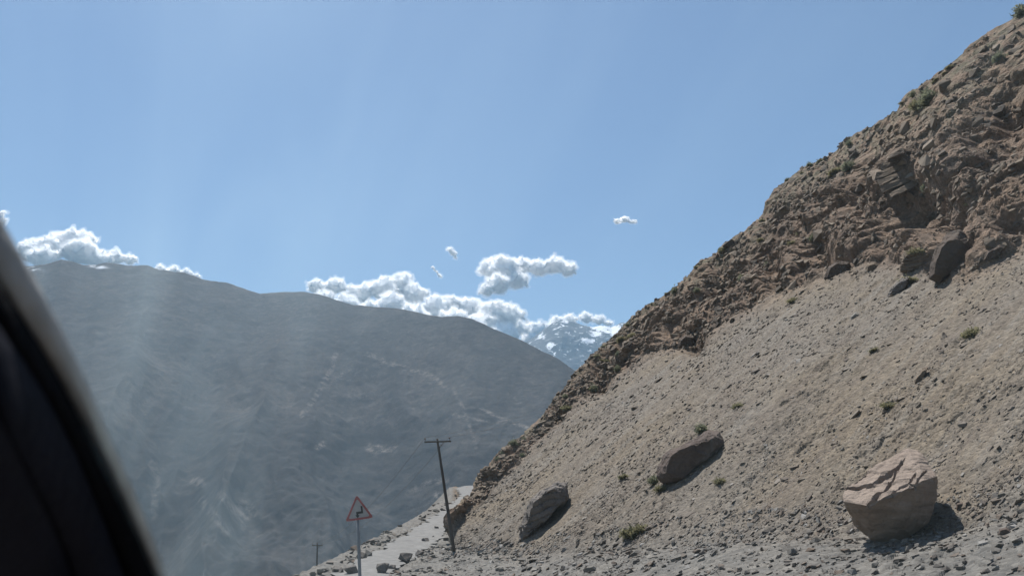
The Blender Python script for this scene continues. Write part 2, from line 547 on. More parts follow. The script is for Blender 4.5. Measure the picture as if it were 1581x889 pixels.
# everywhere: low swells and small relief
D += 0.10 * fbm(pf / 2.6, 3, seed=3) * (0.4 + 0.6 * (1 - wv_))
D += 0.035 * fbm(pf / 0.5, 3, seed=5)
tal = np.clip(1 - wo_ - wv_, 0, 1)
D += tal * 0.42 * fbm(np.stack([Q[:, 0] / 5.0, Q[:, 1] / 16.0, Q[:, 2] / 5], -1), 3, seed=9)       # runnels down the scree
# lumps of half-buried stones on the scree
m = tal > 0.02
patch = sstep(-0.12, 0.30, fbm(np.stack([Q[m, 0] / 4.0, Q[m, 1] / 9.0, Q[m, 2] / 4], -1), 3, seed=25))
f1, f2, cid = cells(Q[m] / np.array([0.42, 0.85, 0.45]), 21)
D[m] += tal[m] * (0.05 + 0.14 * patch) * np.clip((cid - 0.55) * 2.2, 0, 1) * np.clip(1.1 - f1 * 1.5, 0, 1)
f1, f2, cid = cells(Q[m] / np.array([0.18, 0.42, 0.2]), 22)
D[m] += tal[m] * (0.035 + 0.055 * patch) * (cid - 0.4) * np.clip(f2 * 5, 0, 1)
m = wv_ > 0.02
f1, f2, cid = cells(pf[m] / 0.42, 23)
D[m] += wv_[m] * 0.14 * np.clip((cid - 0.5) * 2.0, 0, 1) * np.clip(1.1 - f1 * 1.5, 0, 1)
# the outcrop: ribs, blocks and pockets
m = wo_ > 0.01
q = Q[m]; warp = np.stack([fbm(q / 3.1, 2, seed=31), fbm(q / 3.1, 2, seed=37), fbm(q / 3.1, 2, seed=41)], -1)
qw = q + warp * 1.4
rib = fbm(np.stack([qw[:, 0] / 5.5, qw[:, 1] / 15.0, qw[:, 2] / 6], -1), 2, seed=43)
d = 2.1 * rib + 0.75 * fbm(q / 4.0, 3, 0.55, seed=45, ridged=True)
for sc_, amp, sd in ((3.3, 0.95, 51), (1.3, 0.46, 53), (0.55, 0.19, 55)):
    f1, f2, cid = cells(qw / np.array([sc_ * 1.35, sc_, sc_]), sd)
    d += amp * (cid - 0.5) * np.clip(f2 * 5, 0, 1) - amp * 0.35 * (1 - np.clip(f2 * 4, 0, 1))
d += 0.06 * fbm(q / 0.3, 2, seed=61)
taper = 1 - 0.55 * W_CREST.ravel()[m]
D[m] += wo_[m] * d * taper * 0.85
# pockets and hollows seen in the bank (photo pixel, half sizes, depth in metres)
PX = lambda a, e: (a, e)
for (hx, hy, rx, ry, dep) in [(1402, 318, 46, 26, 2.6), (1556, 172, 26, 26, 1.8), (1500, 200, 16, 14, 0.8), (1290, 405, 26, 14, 1.4), (1195, 425, 14, 22, 1.2),
                              (1066, 525, 16, 16, 1.4), (1110, 430, 12, 30, 0.9), (955, 545, 12, 18, 0.8), (925, 590, 14, 18, 0.9), (1255, 385, 20, 20, 1.0), (1450, 340, 26, 14, 1.0),
                              (1330, 340, 20, 30, 0.9), (860, 640, 8, 12, 0.5), (740, 765, 14, 12, 0.7), (1560, 340, 22, 16, 1.2)]:
    a, e = az_el(hx, hy)
    ev = (Z / np.maximum(R, 1)).ravel()
    rr = ((TH.ravel() - a) / (rx / F)) ** 2 + ((ev - e) / (ry / F)) ** 2
    D -= dep * np.exp(-rr * 0.9) * np.where(S.ravel() > 1.9, 1, 0)
# keep the carriageway flat and under the road sheet
onroad = sstep(-0.3, 0.3, X - road_l(Y)) * sstep(-0.3, 0.3, road_r(Y) - X)
onroad = (onroad * np.where(S < 1.05, 1, 1 - w_hill[None, :])).ravel()
D = D * (1 - onroad) - 0.14 * onroad
PF = pf + N.reshape(-1, 3) * D[:, None]
HILL = PF.reshape(NR, NC, 3)

me = mesh_np('hillside', PF, grid_faces(NR, NC), False,
             {'outcrop': wo_, 'verge': wv_, 'crest': W_CREST.ravel(), 'strike': Q[:, 0], 'upslope': Q[:, 1]})
hillside = tag(link('hillside', me, M_HILL), kind='structure')

ELEV = HILL[..., 2] / np.hypot(HILL[..., 0], HILL[..., 1])
def hill_hit(px, py):
    """where that photo pixel meets the (displaced) slope: point, normal, row, distance"""
    a, e = az_el(px, py)
    j = int(np.clip(np.searchsorted(theta, a), 1, NC - 2))
    col = ELEV[:, j]
    k = int(np.argmax(col > e))
    if k == 0: k = NR - 40
    p = HILL[k, j]
    return Vector(p), Vector(N[k, j]), S[k, j], float(np.hypot(p[0], p[1]))

# ------------------------------------------------------------------ road sheet
yy = np.linspace(-25, 240, 330)
tt = np.linspace(0, 1, 14)
YY, TT = np.meshgrid(yy, tt, indexing='ij')
XX = lerp(road_l(YY) + 0.45 * np.sin(YY * 0.9) * np.sin(YY * 0.37 + 1) + 0.25 * np.sin(YY * 2.3), road_r(YY) + 0.35 * np.sin(YY * 1.3 + 2) * np.sin(YY * 0.43) + 0.2 * np.sin(YY * 2.9), TT)
ZZ = road_z(YY) + 0.02 + 0.05 * np.sin(TT * math.pi) + 0.03 * fbm(np.stack([XX.ravel(), YY.ravel(), 0 * XX.ravel()], -1) / 1.5, 3, seed=71).reshape(XX.shape)
road = tag(link('gravel_road', mesh_np('gravel_road', np.stack([XX, YY, ZZ], -1).reshape(-1, 3), grid_faces(*XX.shape), True), M_ROAD), kind='structure')

# ------------------------------------------------------------------ valley floor, far mountain, snow peak
gx = np.linspace(-6900, 6900, 60); gy = np.linspace(-180, 12900, 60)
GX, GY = np.meshgrid(gx, gy, indexing='ij')
GZ = -470 + 12 * fbm(np.stack([GX.ravel(), GY.ravel(), 0 * GX.ravel()], -1) / 900, 3, seed=81).reshape(GX.shape)
valley = tag(link('valley_ground', mesh_np('valley_ground', np.stack([GX, GY, GZ], -1).reshape(-1, 3), grid_faces(60, 60), True), mat_plain('valley_gravel', (0.16, 0.14, 0.12), 0.3, 0.01, 0.95, 0, 1.0)), kind='structure')

SKY1 = [(-500, 470), (-250, 430), (-60, 405), (0, 412), (40, 411), (70, 408), (95, 400), (112, 404), (130, 409), (148, 409), (163, 405), (190, 408), (212, 409), (228, 409), (240, 414), (262, 418), (285, 421),
        (312, 431), (350, 436), (378, 446), (402, 453), (440, 450), (470, 450), (492, 453), (520, 463), (545, 470), (580, 473), (620, 476), (650, 483), (682, 489), (705, 487), (725, 491), (755, 504), (790, 518),
        (815, 530), (840, 543), (865, 556), (890, 572), (930, 604), (990, 650), (1100, 720), (1300, 830)]
mt_e = curve(SKY1)
MC, MR = 640, 400
mth = np.concatenate([np.linspace(math.radians(-44), math.radians(-31.5), 50)[:-1], np.linspace(math.radians(-31.5), math.radians(6.5), MC - 70), np.linspace(math.radians(6.5), math.radians(12), 22)[1:]])
mt = np.linspace(0, 1.12, MR)
rc = np.interp(mth, [math.radians(-44), math.radians(-15), 0, math.radians(12)], [5200, 4700, 3900, 3300])
rb = np.interp(mth, [math.radians(-44), math.radians(12)], [1500, 1750])
MT, MTH = np.meshgrid(mt, mth, indexing='ij')
t_ = np.clip(MT, 0, 1)
MRr = lerp(rb, rc, MT)
zc = rc * mt_e(mth)
prof = 0.50 * t_ + 0.62 * t_ ** 2 - 0.12 * t_ ** 3
MZ = lerp(-470.0, zc, prof) - np.where(MT > 1, (MT - 1) * 2500, 0)
MX, MY = MRr * np.sin(MTH), MRr * np.cos(MTH)
mp_ = np.stack([MX, MY, MZ], -1).reshape(-1, 3)
env = (np.sin(np.clip(MT, 0, 1) * math.pi) ** 1.15).ravel()
wx = 0.22 * fbm(mp_ / 800, 3, seed=99)
def gully(lam, stretch, seed, octv=2, pw=1.0):
    g = np.stack([MTH.ravel() * 4000 / lam + wx * 900 / lam, MRr.ravel() / (lam * stretch) + 0.5 * wx * 900 / lam, 0 * wx + .37], -1)
    n_ = 1 - np.abs(fbm(g, octv, 0.5, seed=seed)) * 2.2
    return np.sign(n_) * np.abs(n_) ** pw
rel = 95 * fbm(mp_ / np.array([2000, 2600, 2000]), 3, seed=95) + 135 * gully(1000, 3.0, 91) + 40 * gully(380, 2.8, 92) + 12 * gully(160, 3.2, 93) + 6 * gully(70, 2.5, 94)
rel += 9 * fbm(mp_ / 60, 3, 0.6, seed=96)
g1_, g2_, g3_ = gully(380, 2.8, 92), gully(160, 3.2, 93), gully(70, 2.5, 94)
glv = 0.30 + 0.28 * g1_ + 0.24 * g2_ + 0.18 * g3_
lowb = (1 + 1.6 * (1 - sstep(0.22, 0.60, MT))).ravel()
mp_[:, 2] += (rel - rel.mean()) * env * lowb + 9 * fbm(mp_ / 120, 4, 0.6, seed=97)
mev = mp_[:, 2] / np.hypot(mp_[:, 0], mp_[:, 1])
# keep the skyline where it is: pull anything that rises over it back below
lim = np.repeat(mt_e(mth)[None, :], MR, 0).ravel() * 0.985 - 0.003
over = (mev > lim) & (MT.ravel() < 0.97)
mp_[over, 2] = (lim * np.hypot(mp_[:, 0], mp_[:, 1]))[over]
mev = mp_[:, 2] / np.hypot(mp_[:, 0], mp_[:, 1])
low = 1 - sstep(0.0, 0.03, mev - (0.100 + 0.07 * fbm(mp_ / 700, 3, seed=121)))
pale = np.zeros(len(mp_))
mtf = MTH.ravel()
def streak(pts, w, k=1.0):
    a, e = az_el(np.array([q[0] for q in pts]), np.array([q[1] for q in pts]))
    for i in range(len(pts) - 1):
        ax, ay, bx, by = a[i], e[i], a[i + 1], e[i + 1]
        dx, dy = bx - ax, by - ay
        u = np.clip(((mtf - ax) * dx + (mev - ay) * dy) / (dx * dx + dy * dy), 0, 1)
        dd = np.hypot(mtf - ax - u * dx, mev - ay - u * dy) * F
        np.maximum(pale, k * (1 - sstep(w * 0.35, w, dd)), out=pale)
streak([(518, 548), (512, 570), (498, 592), (488, 612), (466, 640)], 6, 0.4)  # pale track, partly a windscreen glare edge painted into the colour
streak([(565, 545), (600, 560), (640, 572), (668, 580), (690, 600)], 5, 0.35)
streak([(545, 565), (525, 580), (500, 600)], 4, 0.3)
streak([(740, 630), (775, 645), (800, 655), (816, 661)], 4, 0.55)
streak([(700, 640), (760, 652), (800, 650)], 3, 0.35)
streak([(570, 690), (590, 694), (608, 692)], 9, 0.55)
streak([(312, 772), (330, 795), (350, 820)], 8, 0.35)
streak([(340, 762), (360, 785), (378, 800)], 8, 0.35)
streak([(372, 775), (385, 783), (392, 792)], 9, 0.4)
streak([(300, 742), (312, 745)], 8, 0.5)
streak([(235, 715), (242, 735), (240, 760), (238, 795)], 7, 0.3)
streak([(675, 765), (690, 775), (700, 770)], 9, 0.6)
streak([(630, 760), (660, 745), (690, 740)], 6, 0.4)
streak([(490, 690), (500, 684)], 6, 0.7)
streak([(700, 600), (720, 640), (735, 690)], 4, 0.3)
snow = np.zeros(len(mp_))
for (sx, sy, rx, ry) in [(152, 412, 9, 2.0), (44, 414, 12, 2.2), (240, 416, 6, 1.6)]:
    a, e = az_el(sx, sy)
    snow = np.maximum(snow, np.exp(-(((mtf - a) / (rx / F)) ** 2 + ((mev - e) / (ry / F)) ** 2)))
M_MOUNT = mat_mountain()
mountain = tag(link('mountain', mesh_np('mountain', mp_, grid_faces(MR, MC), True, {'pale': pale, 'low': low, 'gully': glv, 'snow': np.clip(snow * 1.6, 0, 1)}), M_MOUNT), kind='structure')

SKY2 = [(700, 640), (780, 560), (806, 533), (820, 523), (838, 510), (852, 499), (866, 492), (880, 495), (898, 501), (915, 505), (932, 502), (945, 505), (958, 499), (975, 496), (1000, 505), (1060, 560), (1150, 640)]
pk_e = curve(SKY2)
PC, PR = 240, 170
pth = np.linspace(float(az_el(700, 600)[0]), float(az_el(1150, 640)[0]), PC)
pt = np.linspace(0, 1.1, PR)
PT, PTH = np.meshgrid(pt, pth, indexing='ij')
PRr = lerp(7600.0, 11400.0, PT)
pz = lerp(-480.0, 11400 * pk_e(pth), np.clip(PT, 0, 1) ** 1.15) - np.where(PT > 1, (PT - 1) * 9000, 0)
pp = np.stack([PRr * np.sin(PTH), PRr * np.cos(PTH), pz], -1).reshape(-1, 3)
env = (np.sin(np.clip(PT, 0, 1) * math.pi) ** 0.6).ravel()
pp[:, 2] += env * 260 * fbm(pp / np.array([1100, 1700, 1300]), 6, 0.52, seed=111, ridged=True) + 22 * fbm(pp / 250, 4, 0.6, seed=113)
pev = pp[:, 2] / np.hypot(pp[:, 0], pp[:, 1])
lim = np.repeat(pk_e(pth)[None, :], PR, 0).ravel() * 0.99
over = (pev > lim) & (PT.ravel() < 0.97)
pp[over, 2] = (lim * np.hypot(pp[:, 0], pp[:, 1]))[over]
pev = pp[:, 2] / np.hypot(pp[:, 0], pp[:, 1])
psn = np.zeros(len(pp))
for (sx, sy, rx, ry, k) in [(948, 510, 20, 8, 1), (920, 515, 12, 6, .8), (850, 534, 7, 5, 1.0), (866, 500, 10, 7, .30), (835, 520, 7, 5, .40), (930, 507, 16, 6, .9), (908, 526, 13, 4, .9)]:
    a, e = az_el(sx, sy)
    psn = np.maximum(psn, k * np.exp(-(((PTH.ravel() - a) / (rx / F)) ** 2 + ((pev - e) / (ry / F)) ** 2)))
peak = tag(link('snow_peak', mesh_np('snow_peak', pp, grid_faces(PR, PC), True, {'snow': np.clip(psn * 1.25, 0, 1)}), mat_peak()), kind='structure')

# ------------------------------------------------------------------ clouds
def icosphere(sub):
    bm = bmesh.new(); bmesh.ops.create_icosphere(bm, subdivisions=sub, radius=1.0)
    v = np.array([q.co for q in bm.verts]); f = np.array([[l.index for l in t.verts] for t in bm.faces]); bm.free()
    return v, f
ICO_V, ICO_F = icosphere(2)
def cloud(lumps, dist, label, seed, flat=None, vox=1.4):
    rng = np.random.default_rng(seed)
    u = dist / F
    VV, FF, n = [], [], 0
    x, y, z = direction(lumps[0][0], lumps[0][1])
    def add(c, r, sq=0.85):
        nonlocal n
        VV.append(ICO_V * r * np.array([1, 1, sq]) + c); FF.append(ICO_F + n); n += len(ICO_V)
    ylow = max(q[1] for q in lumps)
    for (px, py, r) in lumps:
        c = np.array(at_dist(px, py, dist + (ylow - py - r) * (2.2 if max(q[2] for q in lumps) > 10 else 0.0) * u)) + np.array([0, rng.uniform(-.3, .3) * r * u, 0])
        R0 = r * u
        add(c, R0 * 0.86)
        for k in range(26):
            v = rng.normal(size=3); v /= np.linalg.norm(v)
            if v[2] < -0.35: v[2] *= -0.5
            if v[1] > 0.6: v[1] *= -1
            r1 = R0 * rng.uniform(0.22, 0.42)
            c1 = c + v * np.array([1, 1, .85]) * (R0 * 0.95 - r1 * 0.45)
            add(c1, r1)
            for q in range(4):
                w = rng.normal(size=3) + v * 1.3; w /= np.linalg.norm(w)
                r2 = r1 * rng.uniform(0.3, 0.5)
                add(c1 + w * (r1 * 0.95), r2)
    V = np.concatenate(VV); Fc = np.concatenate(FF)
    c0 = V.mean(0)
    tmp = bpy.data.objects.new('tmp_lumps', mesh_np('tmp_lumps', V - c0, Fc))
    COL.objects.link(tmp)
    md = tmp.modifiers.new('remesh', 'REMESH'); md.mode = 'VOXEL'; md.voxel_size = vox * u
    dg = bpy.context.evaluated_depsgraph_get()
    ev = tmp.evaluated_get(dg)
    me = bpy.data.meshes.new_from_object(ev)
    bpy.data.objects.remove(tmp, do_unlink=True)
    nv = len(me.vertices)
    co = np.empty(nv * 3, np.float32); me.vertices.foreach_get('co', co); co = co.reshape(-1, 3).astype(float)
    no = np.empty(nv * 3, np.float32); me.vertex_normals.foreach_get('vector', no); no = no.reshape(-1, 3).astype(float)
    d = 5.0 * u * np.abs(fbm(co / (15 * u), 2, seed=seed)) + 4.0 * u * np.abs(fbm(co / (6 * u), 2, 0.6, seed=seed + 5)) + 1.0 * u * fbm(co / (2.6 * u), 2, 0.6, seed=seed + 8) - 3.0 * u
    co = co + no * d[:, None]
    inset = min(1.5, 0.1 * min(q[2] for q in lumps)) * u
    core = co - no * inset
    me.vertices.foreach_set('co', core.astype(np.float32).ravel())
    me.polygons.foreach_set('use_smooth', np.ones(len(me.polygons), bool))
    me.update()
    me.name = 'cloud'
    o = link('cloud', me, M_CLOUD); o.location = c0
    for sh, (off, amp, mat_) in enumerate(((2.2, 7.0, M_FRINGE),)):
        f_me = me.copy(); f_me.name = 'cloud_fringe'; f_me.materials.clear(); f_me.materials.append(mat_)
        c2 = co + no * (np.maximum(0.4, (off + amp * fbm(co / (10 * u), 4, 0.6, seed=seed + 40 + sh)) * vox / 1.4) * u)[:, None]
        f_me.vertices.foreach_set('co', c2.astype(np.float32).ravel()); f_me.update()
        tag(link('cloud_fringe', f_me, None, o), kind='stuff')
    return tag(o, label, 'cloud', 'white cumulus clouds over the ridges')

CD = 19000
cloud([(50, 392, 20), (80, 385, 24), (108, 378, 27), (130, 372, 18), (122, 392, 24), (150, 402, 18), (178, 398, 15), (200, 402, 11), (70, 402, 20)], CD, 'rounded white cloud sitting on the left end of the dark ridge', 1)
cloud([(248, 416, 9), (268, 418, 10), (288, 423, 9), (305, 428, 7)], CD + 300, 'thin low white cloud strip just peeking over the left ridge', 2, vox=1.5)
cloud([(490, 445, 18), (520, 444, 19), (555, 455, 24), (590, 448, 26), (622, 442, 25), (640, 455, 24), (605, 470, 25), (670, 478, 26), (695, 470, 20), (725, 475, 22), (760, 485, 27), (790, 490, 24), (745, 500, 26), (808, 508, 18), (832, 512, 18), (700, 496, 24), (500, 462, 20), (535, 472, 22), (570, 480, 22), (640, 492, 26), (780, 520, 26), (730, 510, 22), (820, 525, 16)],
      CD, 'long heaped white cloud bank along the middle of the dark ridge', 3)
cloud([(758, 415, 22), (780, 418, 25), (805, 412, 19), (770, 440, 22), (797, 434, 20), (832, 414, 20), (855, 411, 20), (876, 417, 17), (752, 450, 14)], CD - 500, 'bright two-humped white cloud floating above the cloud bank', 4)
cloud([(860, 498, 13), (880, 494, 12), (905, 493, 12), (925, 495, 11), (940, 500, 8), (845, 507, 12)], CD + 600, 'white cloud rising right behind the snowy peak', 5, vox=1.5)
cloud([(952, 342, 7), (964, 340, 8), (975, 343, 6), (982, 341, 3.5)], CD - 800, 'small lone white cloud high in the clear sky right of centre', 6, vox=1.0)
cloud([(695, 386, 7), (700, 392, 6.5), (703, 398, 4)], CD - 700, 'tiny white puff of cloud left of the two-humped cloud', 7, vox=1.0)
cloud([(668, 413, 4), (671, 417, 3.6), (674, 420, 3.6), (677, 424, 3.8), (680, 427, 4.5)], CD - 700, 'faint wisp of cloud between the bank and the tiny puff', 8, vox=0.8)
cloud([(2, 330, 6), (6, 340, 6), (-4, 345, 9)], CD, 'small white cloud at the far left edge above the car pillar', 9, vox=1.2)

# ------------------------------------------------------------------ rocks
def hull_rock(rng, n=11, box=(1, 1, 1), jag=0.35):
    """one angular stone: convex hull of scattered points (about 16-24 triangles)"""
    v = rng.normal(size=(n, 3)); v /= np.linalg.norm(v, axis=1, keepdims=True)
    v = np.sign(v) * np.abs(v) ** (1 - jag) * rng.uniform(0.8, 1.05, (n, 1))
    v *= np.array(box) * 0.5
    bm = bmesh.new()
    for q in v: bm.verts.new(q)
    r = bmesh.ops.convex_hull(bm, input=bm.verts)
    bmesh.ops.delete(bm, geom=[g for g in bm.verts if not g.link_faces], context='VERTS')
    bmesh.ops.triangulate(bm, faces=bm.faces)
    bm.verts.index_update()
    V = np.array([q.co for q in bm.verts]); Fc = np.array([[l.index for l in f.verts] for f in bm.faces])
    bm.free()
    return V, Fc
rr = np.random.default_rng(5)
ROCKS = [hull_rock(rr, rr.integers(9, 13), (1.25, 0.9 + 0.2 * rr.random(), 0.55 + 0.3 * rr.random())) for _ in range(16)]
BLOCKS = [hull_rock(rr, rr.integers(10, 14), (1.2, 1.0, 0.75 + 0.25 * rr.random()), 0.6) for _ in range(12)]

def frame_of(n, along):
    n = n / np.linalg.norm(n)
    a = along - n * (along @ n); a /= np.linalg.norm(a)
    return np.stack([a, np.cross(n, a), n], 1)

def scatter(name, mat, n, pick_rows, px_lo, px_hi, power, label, shapes, flat=1.0, lean=0.45, sink=0.15, parent=None, seed=0, cols=(-10.5, 33.2)):
    """a mass of small stones as one piece of stuff, spread evenly over the part of the slope in view"""
    rng = np.random.default_rng(seed)
    ka = np.where((s >= pick_rows[0]) & (s <= pick_rows[1]))[0]
    ja = np.where((theta > math.radians(cols[0])) & (theta < math.radians(cols[1])))[0]
    kk = rng.choice(ka, n * 3); jj = rng.choice(ja, n * 3)
    ok = ((w_hill[jj] > 0.5) | (s[kk] < 1.2))
    # clustered: keep more where a noise field is high
    hq = HILL[kk, jj]
    hq = np.stack([hq @ strike / 3.0, hq @ upsl / 7.0, hq @ nrm / 3.0], -1)
    dens = fbm(hq, 4, 0.6, seed=seed + 200) * 2.0 + (0.6 if 'verge' in name else 0.42)
    ok &= (rng.random(n * 3) < np.clip(dens, 0.05, 1)) & (onroad.reshape(NR, NC)[kk, jj] < 0.3)
    kk, jj = kk[ok][:n], jj[ok][:n]
    VV, FF, TT_, cnt = [], [], [], 0
    dn = np.array(-upsl)
    for k, j in zip(kk, jj):
        p = HILL[k, j]; r = math.hypot(p[0], p[1])
        px = px_lo * (px_hi / px_lo) ** (rng.random() ** power)
        size = px * r / F
        V, Fc = shapes[rng.integers(len(shapes))]
        nn = N[k, j] + rng.normal(size=3) * 0.25
        B = frame_of(nn, dn + rng.normal(size=3) * lean)
        sc = size * rng.uniform(0.8, 1.2, 3) * np.array([1, 1, flat])
        W = (V * sc) @ B.T + p + N[k, j] * size * (0.5 * flat * 0.6 - sink)
        VV.append(W); FF.append(Fc + cnt); cnt += len(W)
        TT_.append(np.full(len(W), rng.random()))
    me = mesh_np(name, np.concatenate(VV), np.concatenate(FF), False, {'tint': np.concatenate(TT_)})
    return tag(link(name, me, mat, parent), label, kind='stuff')

scatter('scree_stones', M_SCREE, 17000, (1.0, 2.02), 1.6, 7, 2.8, None, ROCKS, 0.6, 0.30, 0.10, seed=301)
scatter('verge_gravel', M_VERGE, 7000, (0.62, 1.14), 2.0, 11, 2.6, None, ROCKS, 0.7, 1.5, 0.10, seed=302)
scatter('bank_rubble', M_CLIFF, 7500, (1.97, 3.0), 2.0, 10, 2.2, None, BLOCKS, 0.8, 0.6, 0.22, seed=303)

# single stones, each an object of its own (shared meshes)
def rock_meshes(prefix, shapes, mat):
    out = []
    for V, Fc in shapes:
        m_ = mesh_np(prefix, V, Fc, False); m_.materials.append(mat); out.append(m_)
    return out
def place_rock(name, me, p, n, size, rng, lean=0.5, flat=0.85, sink=0.15, parent=None):
    o = bpy.data.objects.new(name, me)
    B = frame_of(np.array(n) + rng.normal(size=3) * 0.2, -upsl + rng.normal(size=3) * lean)
    sc = size * rng.uniform(0.85, 1.2, 3) * np.array([1.0, 1.0, flat])
    Mx = Matrix([list(B[i]) + [0] for i in range(3)] + [[0, 0, 0, 1]])
    o.matrix_world = Matrix.Translation(Vector(p) + Vector(n) * size * (0.3 * flat - sink)) @ Mx @ Matrix.Diagonal((*sc, 1))
    COL.objects.link(o)
    if parent is not None: o.parent = parent
    return o
SC_ME, VG_ME, CL_ME = rock_meshes('stone', ROCKS, M_SCREE1), rock_meshes('verge_stone', ROCKS, M_VERGE1), rock_meshes('rock', BLOCKS, M_CLIFF1)

def strew(n, poly_test, size_px, name, meshes, label, cat, group, seed, parent=None, lean=0.5, flat=0.85):
    rng = np.random.default_rng(seed)
    got = 0
    while got < n:
        px, py = rng.uniform(560, 1578), rng.uniform(20, 886)
        if not poly_test(px, py): continue
        p, nn, row, r = hill_hit(px, py)
        q = size_px[0] * (size_px[1] / size_px[0]) ** (rng.random() ** 2.2)
        o = place_rock(name, meshes[rng.integers(len(meshes))], p, nn, q * r / F, rng, lean, flat, sink=0.32 if parent else 0.15, parent=parent)
        if label: tag(o, label(px, py) if callable(label) else label, cat, group)
        got += 1
yc = lambda pts: (lambda x, p=sorted(pts): np.interp(x, [q[0] for q in p], [q[1] for q in p]))
Y_TOE, Y_BASE, Y_CREST = yc(TOE), yc(BASE), yc(CREST)
BOULDERS_PX = [(1375, 765, 95), (1067, 707, 62), (840, 787, 55), (1468, 397, 55), (1415, 400, 40), (1385, 442, 25)]
free = lambda x, y: all((x - a) ** 2 + (y - b) ** 2 > c * c for a, b, c in BOULDERS_PX)
def scree_label(x, y):
    up_ = y < (Y_BASE(x) + Y_TOE(x)) / 2
    if x < 960: return 'small loose stone high on the scree left of the long dark boulder' if up_ else 'small loose stone low on the scree around the grey slab boulder'
    if x < 1130: return 'small loose stone on the scree above the long dark boulder' if up_ else 'small loose stone on the scree beside or below the long dark boulder'
    if x < 1290: return 'small loose stone high on the scree between the long dark and the sandstone boulder' if up_ else 'small loose stone low on the scree between the long dark and the sandstone boulder'
    if x < 1430: return 'small loose stone on the upper scree far above the sandstone boulder' if up_ else 'small loose stone on the scree just above or left of the sandstone boulder'
    return 'small loose stone on the scree below the tall dark boulder' if up_ else 'small loose stone on the scree right of the sandstone boulder'
def verge_label(x, y):
    if x < 900: return 'small loose stone on the gravel verge below the grey slab boulder'
    if x < 1060: return 'small loose stone on the gravel verge around the spreading green plant'
    if x < 1180: return 'small loose stone in the middle of the gravel verge'
    if x < 1300: return 'small loose stone on the gravel verge left of the sandstone boulder'
    if x < 1450: return 'small loose stone on the gravel verge below the sandstone boulder'
    return 'small loose stone at the right end of the gravel verge'
strew(120, lambda x, y: x > 760 and Y_BASE(x) + 12 < y < Y_TOE(x) - 6 and free(x, y), (8, 15), 'stone', SC_ME,
      scree_label, 'stone', 'loose stones on the scree slope', 401, lean=0.3, flat=0.6)
strew(110, lambda x, y: x > 760 and y > Y_TOE(x) + 2 and free(x, y), (8, 17), 'verge_stone', VG_ME,
      verge_label, 'stone', 'loose stones on the gravel verge', 402, lean=1.5)
strew(230, lambda x, y: x > 720 and Y_CREST(x) + 6 < y < Y_BASE(x) - 2 and free(x, y), (9, 20), 'rock', CL_ME, None, None, None, 403, parent=hillside, lean=0.5, flat=0.9)

# ---- the boulders one would name
def boulder(name, pts_px, dist, mat, label, seed, depth=0.8, cat='boulder', rough=0.05, cuts=4, ledge=0.0, bedn=(0, 0, 1), cracks=()):
    """pts_px: (px, py, d) corner points, d = metres nearer (-) or farther (+) than dist; hull, subdivided, roughened"""
    bm = bmesh.new()
    P_ = [at_dist(a, b, dist + d) for a, b, d in pts_px]
    c0 = sum(P_, Vector()) / len(P_)
    for q in P_: bm.verts.new(q - c0)
    bmesh.ops.convex_hull(bm, input=bm.verts)
    bmesh.ops.delete(bm, geom=[g for g in bm.verts if not g.link_faces], context='VERTS')
    bmesh.ops.dissolve_limit(bm, angle_limit=math.radians(7), verts=bm.verts, edges=bm.edges)
    bmesh.ops.triangulate(bm, faces=bm.faces)
    size = max((v.co.length for v in bm.verts))
    for k in range(cuts):
        lim_ = size * 0.9 / (1.75 ** k)
        es = [e for e in bm.edges if e.calc_length() > lim_ * 0.45]
        if es: bmesh.ops.subdivide_edges(bm, edges=es, cuts=1)
        bmesh.ops.triangulate(bm, faces=bm.faces)
    bm.normal_update()
    co = np.array([v.co for v in bm.verts]); no = np.array([v.normal for v in bm.verts])
    k = size
    d = rough * k * (1.0 * fbm(co / (0.55 * k), 4, 0.55, seed=seed) + 0.4 * fbm(co / (0.16 * k), 3, 0.6, seed=seed + 3))
    f1, f2, cid = cells(co / (0.38 * k), seed + 9)
    d += rough * k * 0.9 * (cid - 0.55) * np.clip(f2 * 6, 0, 1)
    if ledge:
        b_ = np.array(bedn, float); b_ /= np.linalg.norm(b_)
        hgt = (co @ b_) / (0.14 * k) + 0.8 * fbm(co / (0.6 * k), 2, seed=seed + 21)
        fr = hgt - np.floor(hgt)
        d += ledge * k * (np.clip(fr * 3, 0, 1) - 1.0)
    if cracks:
        wp = co + np.array(c0)
        cp, sp_ = math.cos(PITCH), math.sin(PITCH)
        dep_ = wp[:, 1] * cp + wp[:, 2] * sp_
        qx = 790.5 + F * wp[:, 0] / dep_; qy = 444.5 - F * (-wp[:, 1] * sp_ + wp[:, 2] * cp) / dep_
        front = no[:, 1] < 0.55
        for poly, hw, dm_, lip in cracks:
            for (ax, ay), (bx, by) in zip(poly[:-1], poly[1:]):
                ex_, ey_ = bx - ax, by - ay
                L2 = ex_ * ex_ + ey_ * ey_
                tt_ = np.clip(((qx - ax) * ex_ + (qy - ay) * ey_) / L2, 0, 1)
                off = ((qx - ax) * ey_ - (qy - ay) * ex_) / math.sqrt(L2)      # below the line is negative
                dist_ = np.hypot(qx - ax - tt_ * ex_, qy - ay - tt_ * ey_)
                d = d - front * dm_ * (1 - sstep(hw * 0.4, hw, dist_))
                d = d - front * lip * ((off < 0) & (dist_ < hw * 6)) * (1 - sstep(hw * 2, hw * 6, dist_))
    co2 = co + no * d[:, None]
    for v, q in zip(bm.verts, co2): v.co = q
    me = bpy.data.meshes.new(name); bm.to_mesh(me); bm.free()
    o = link(name, me, mat); o.location = c0
    return tag(o, label, cat)

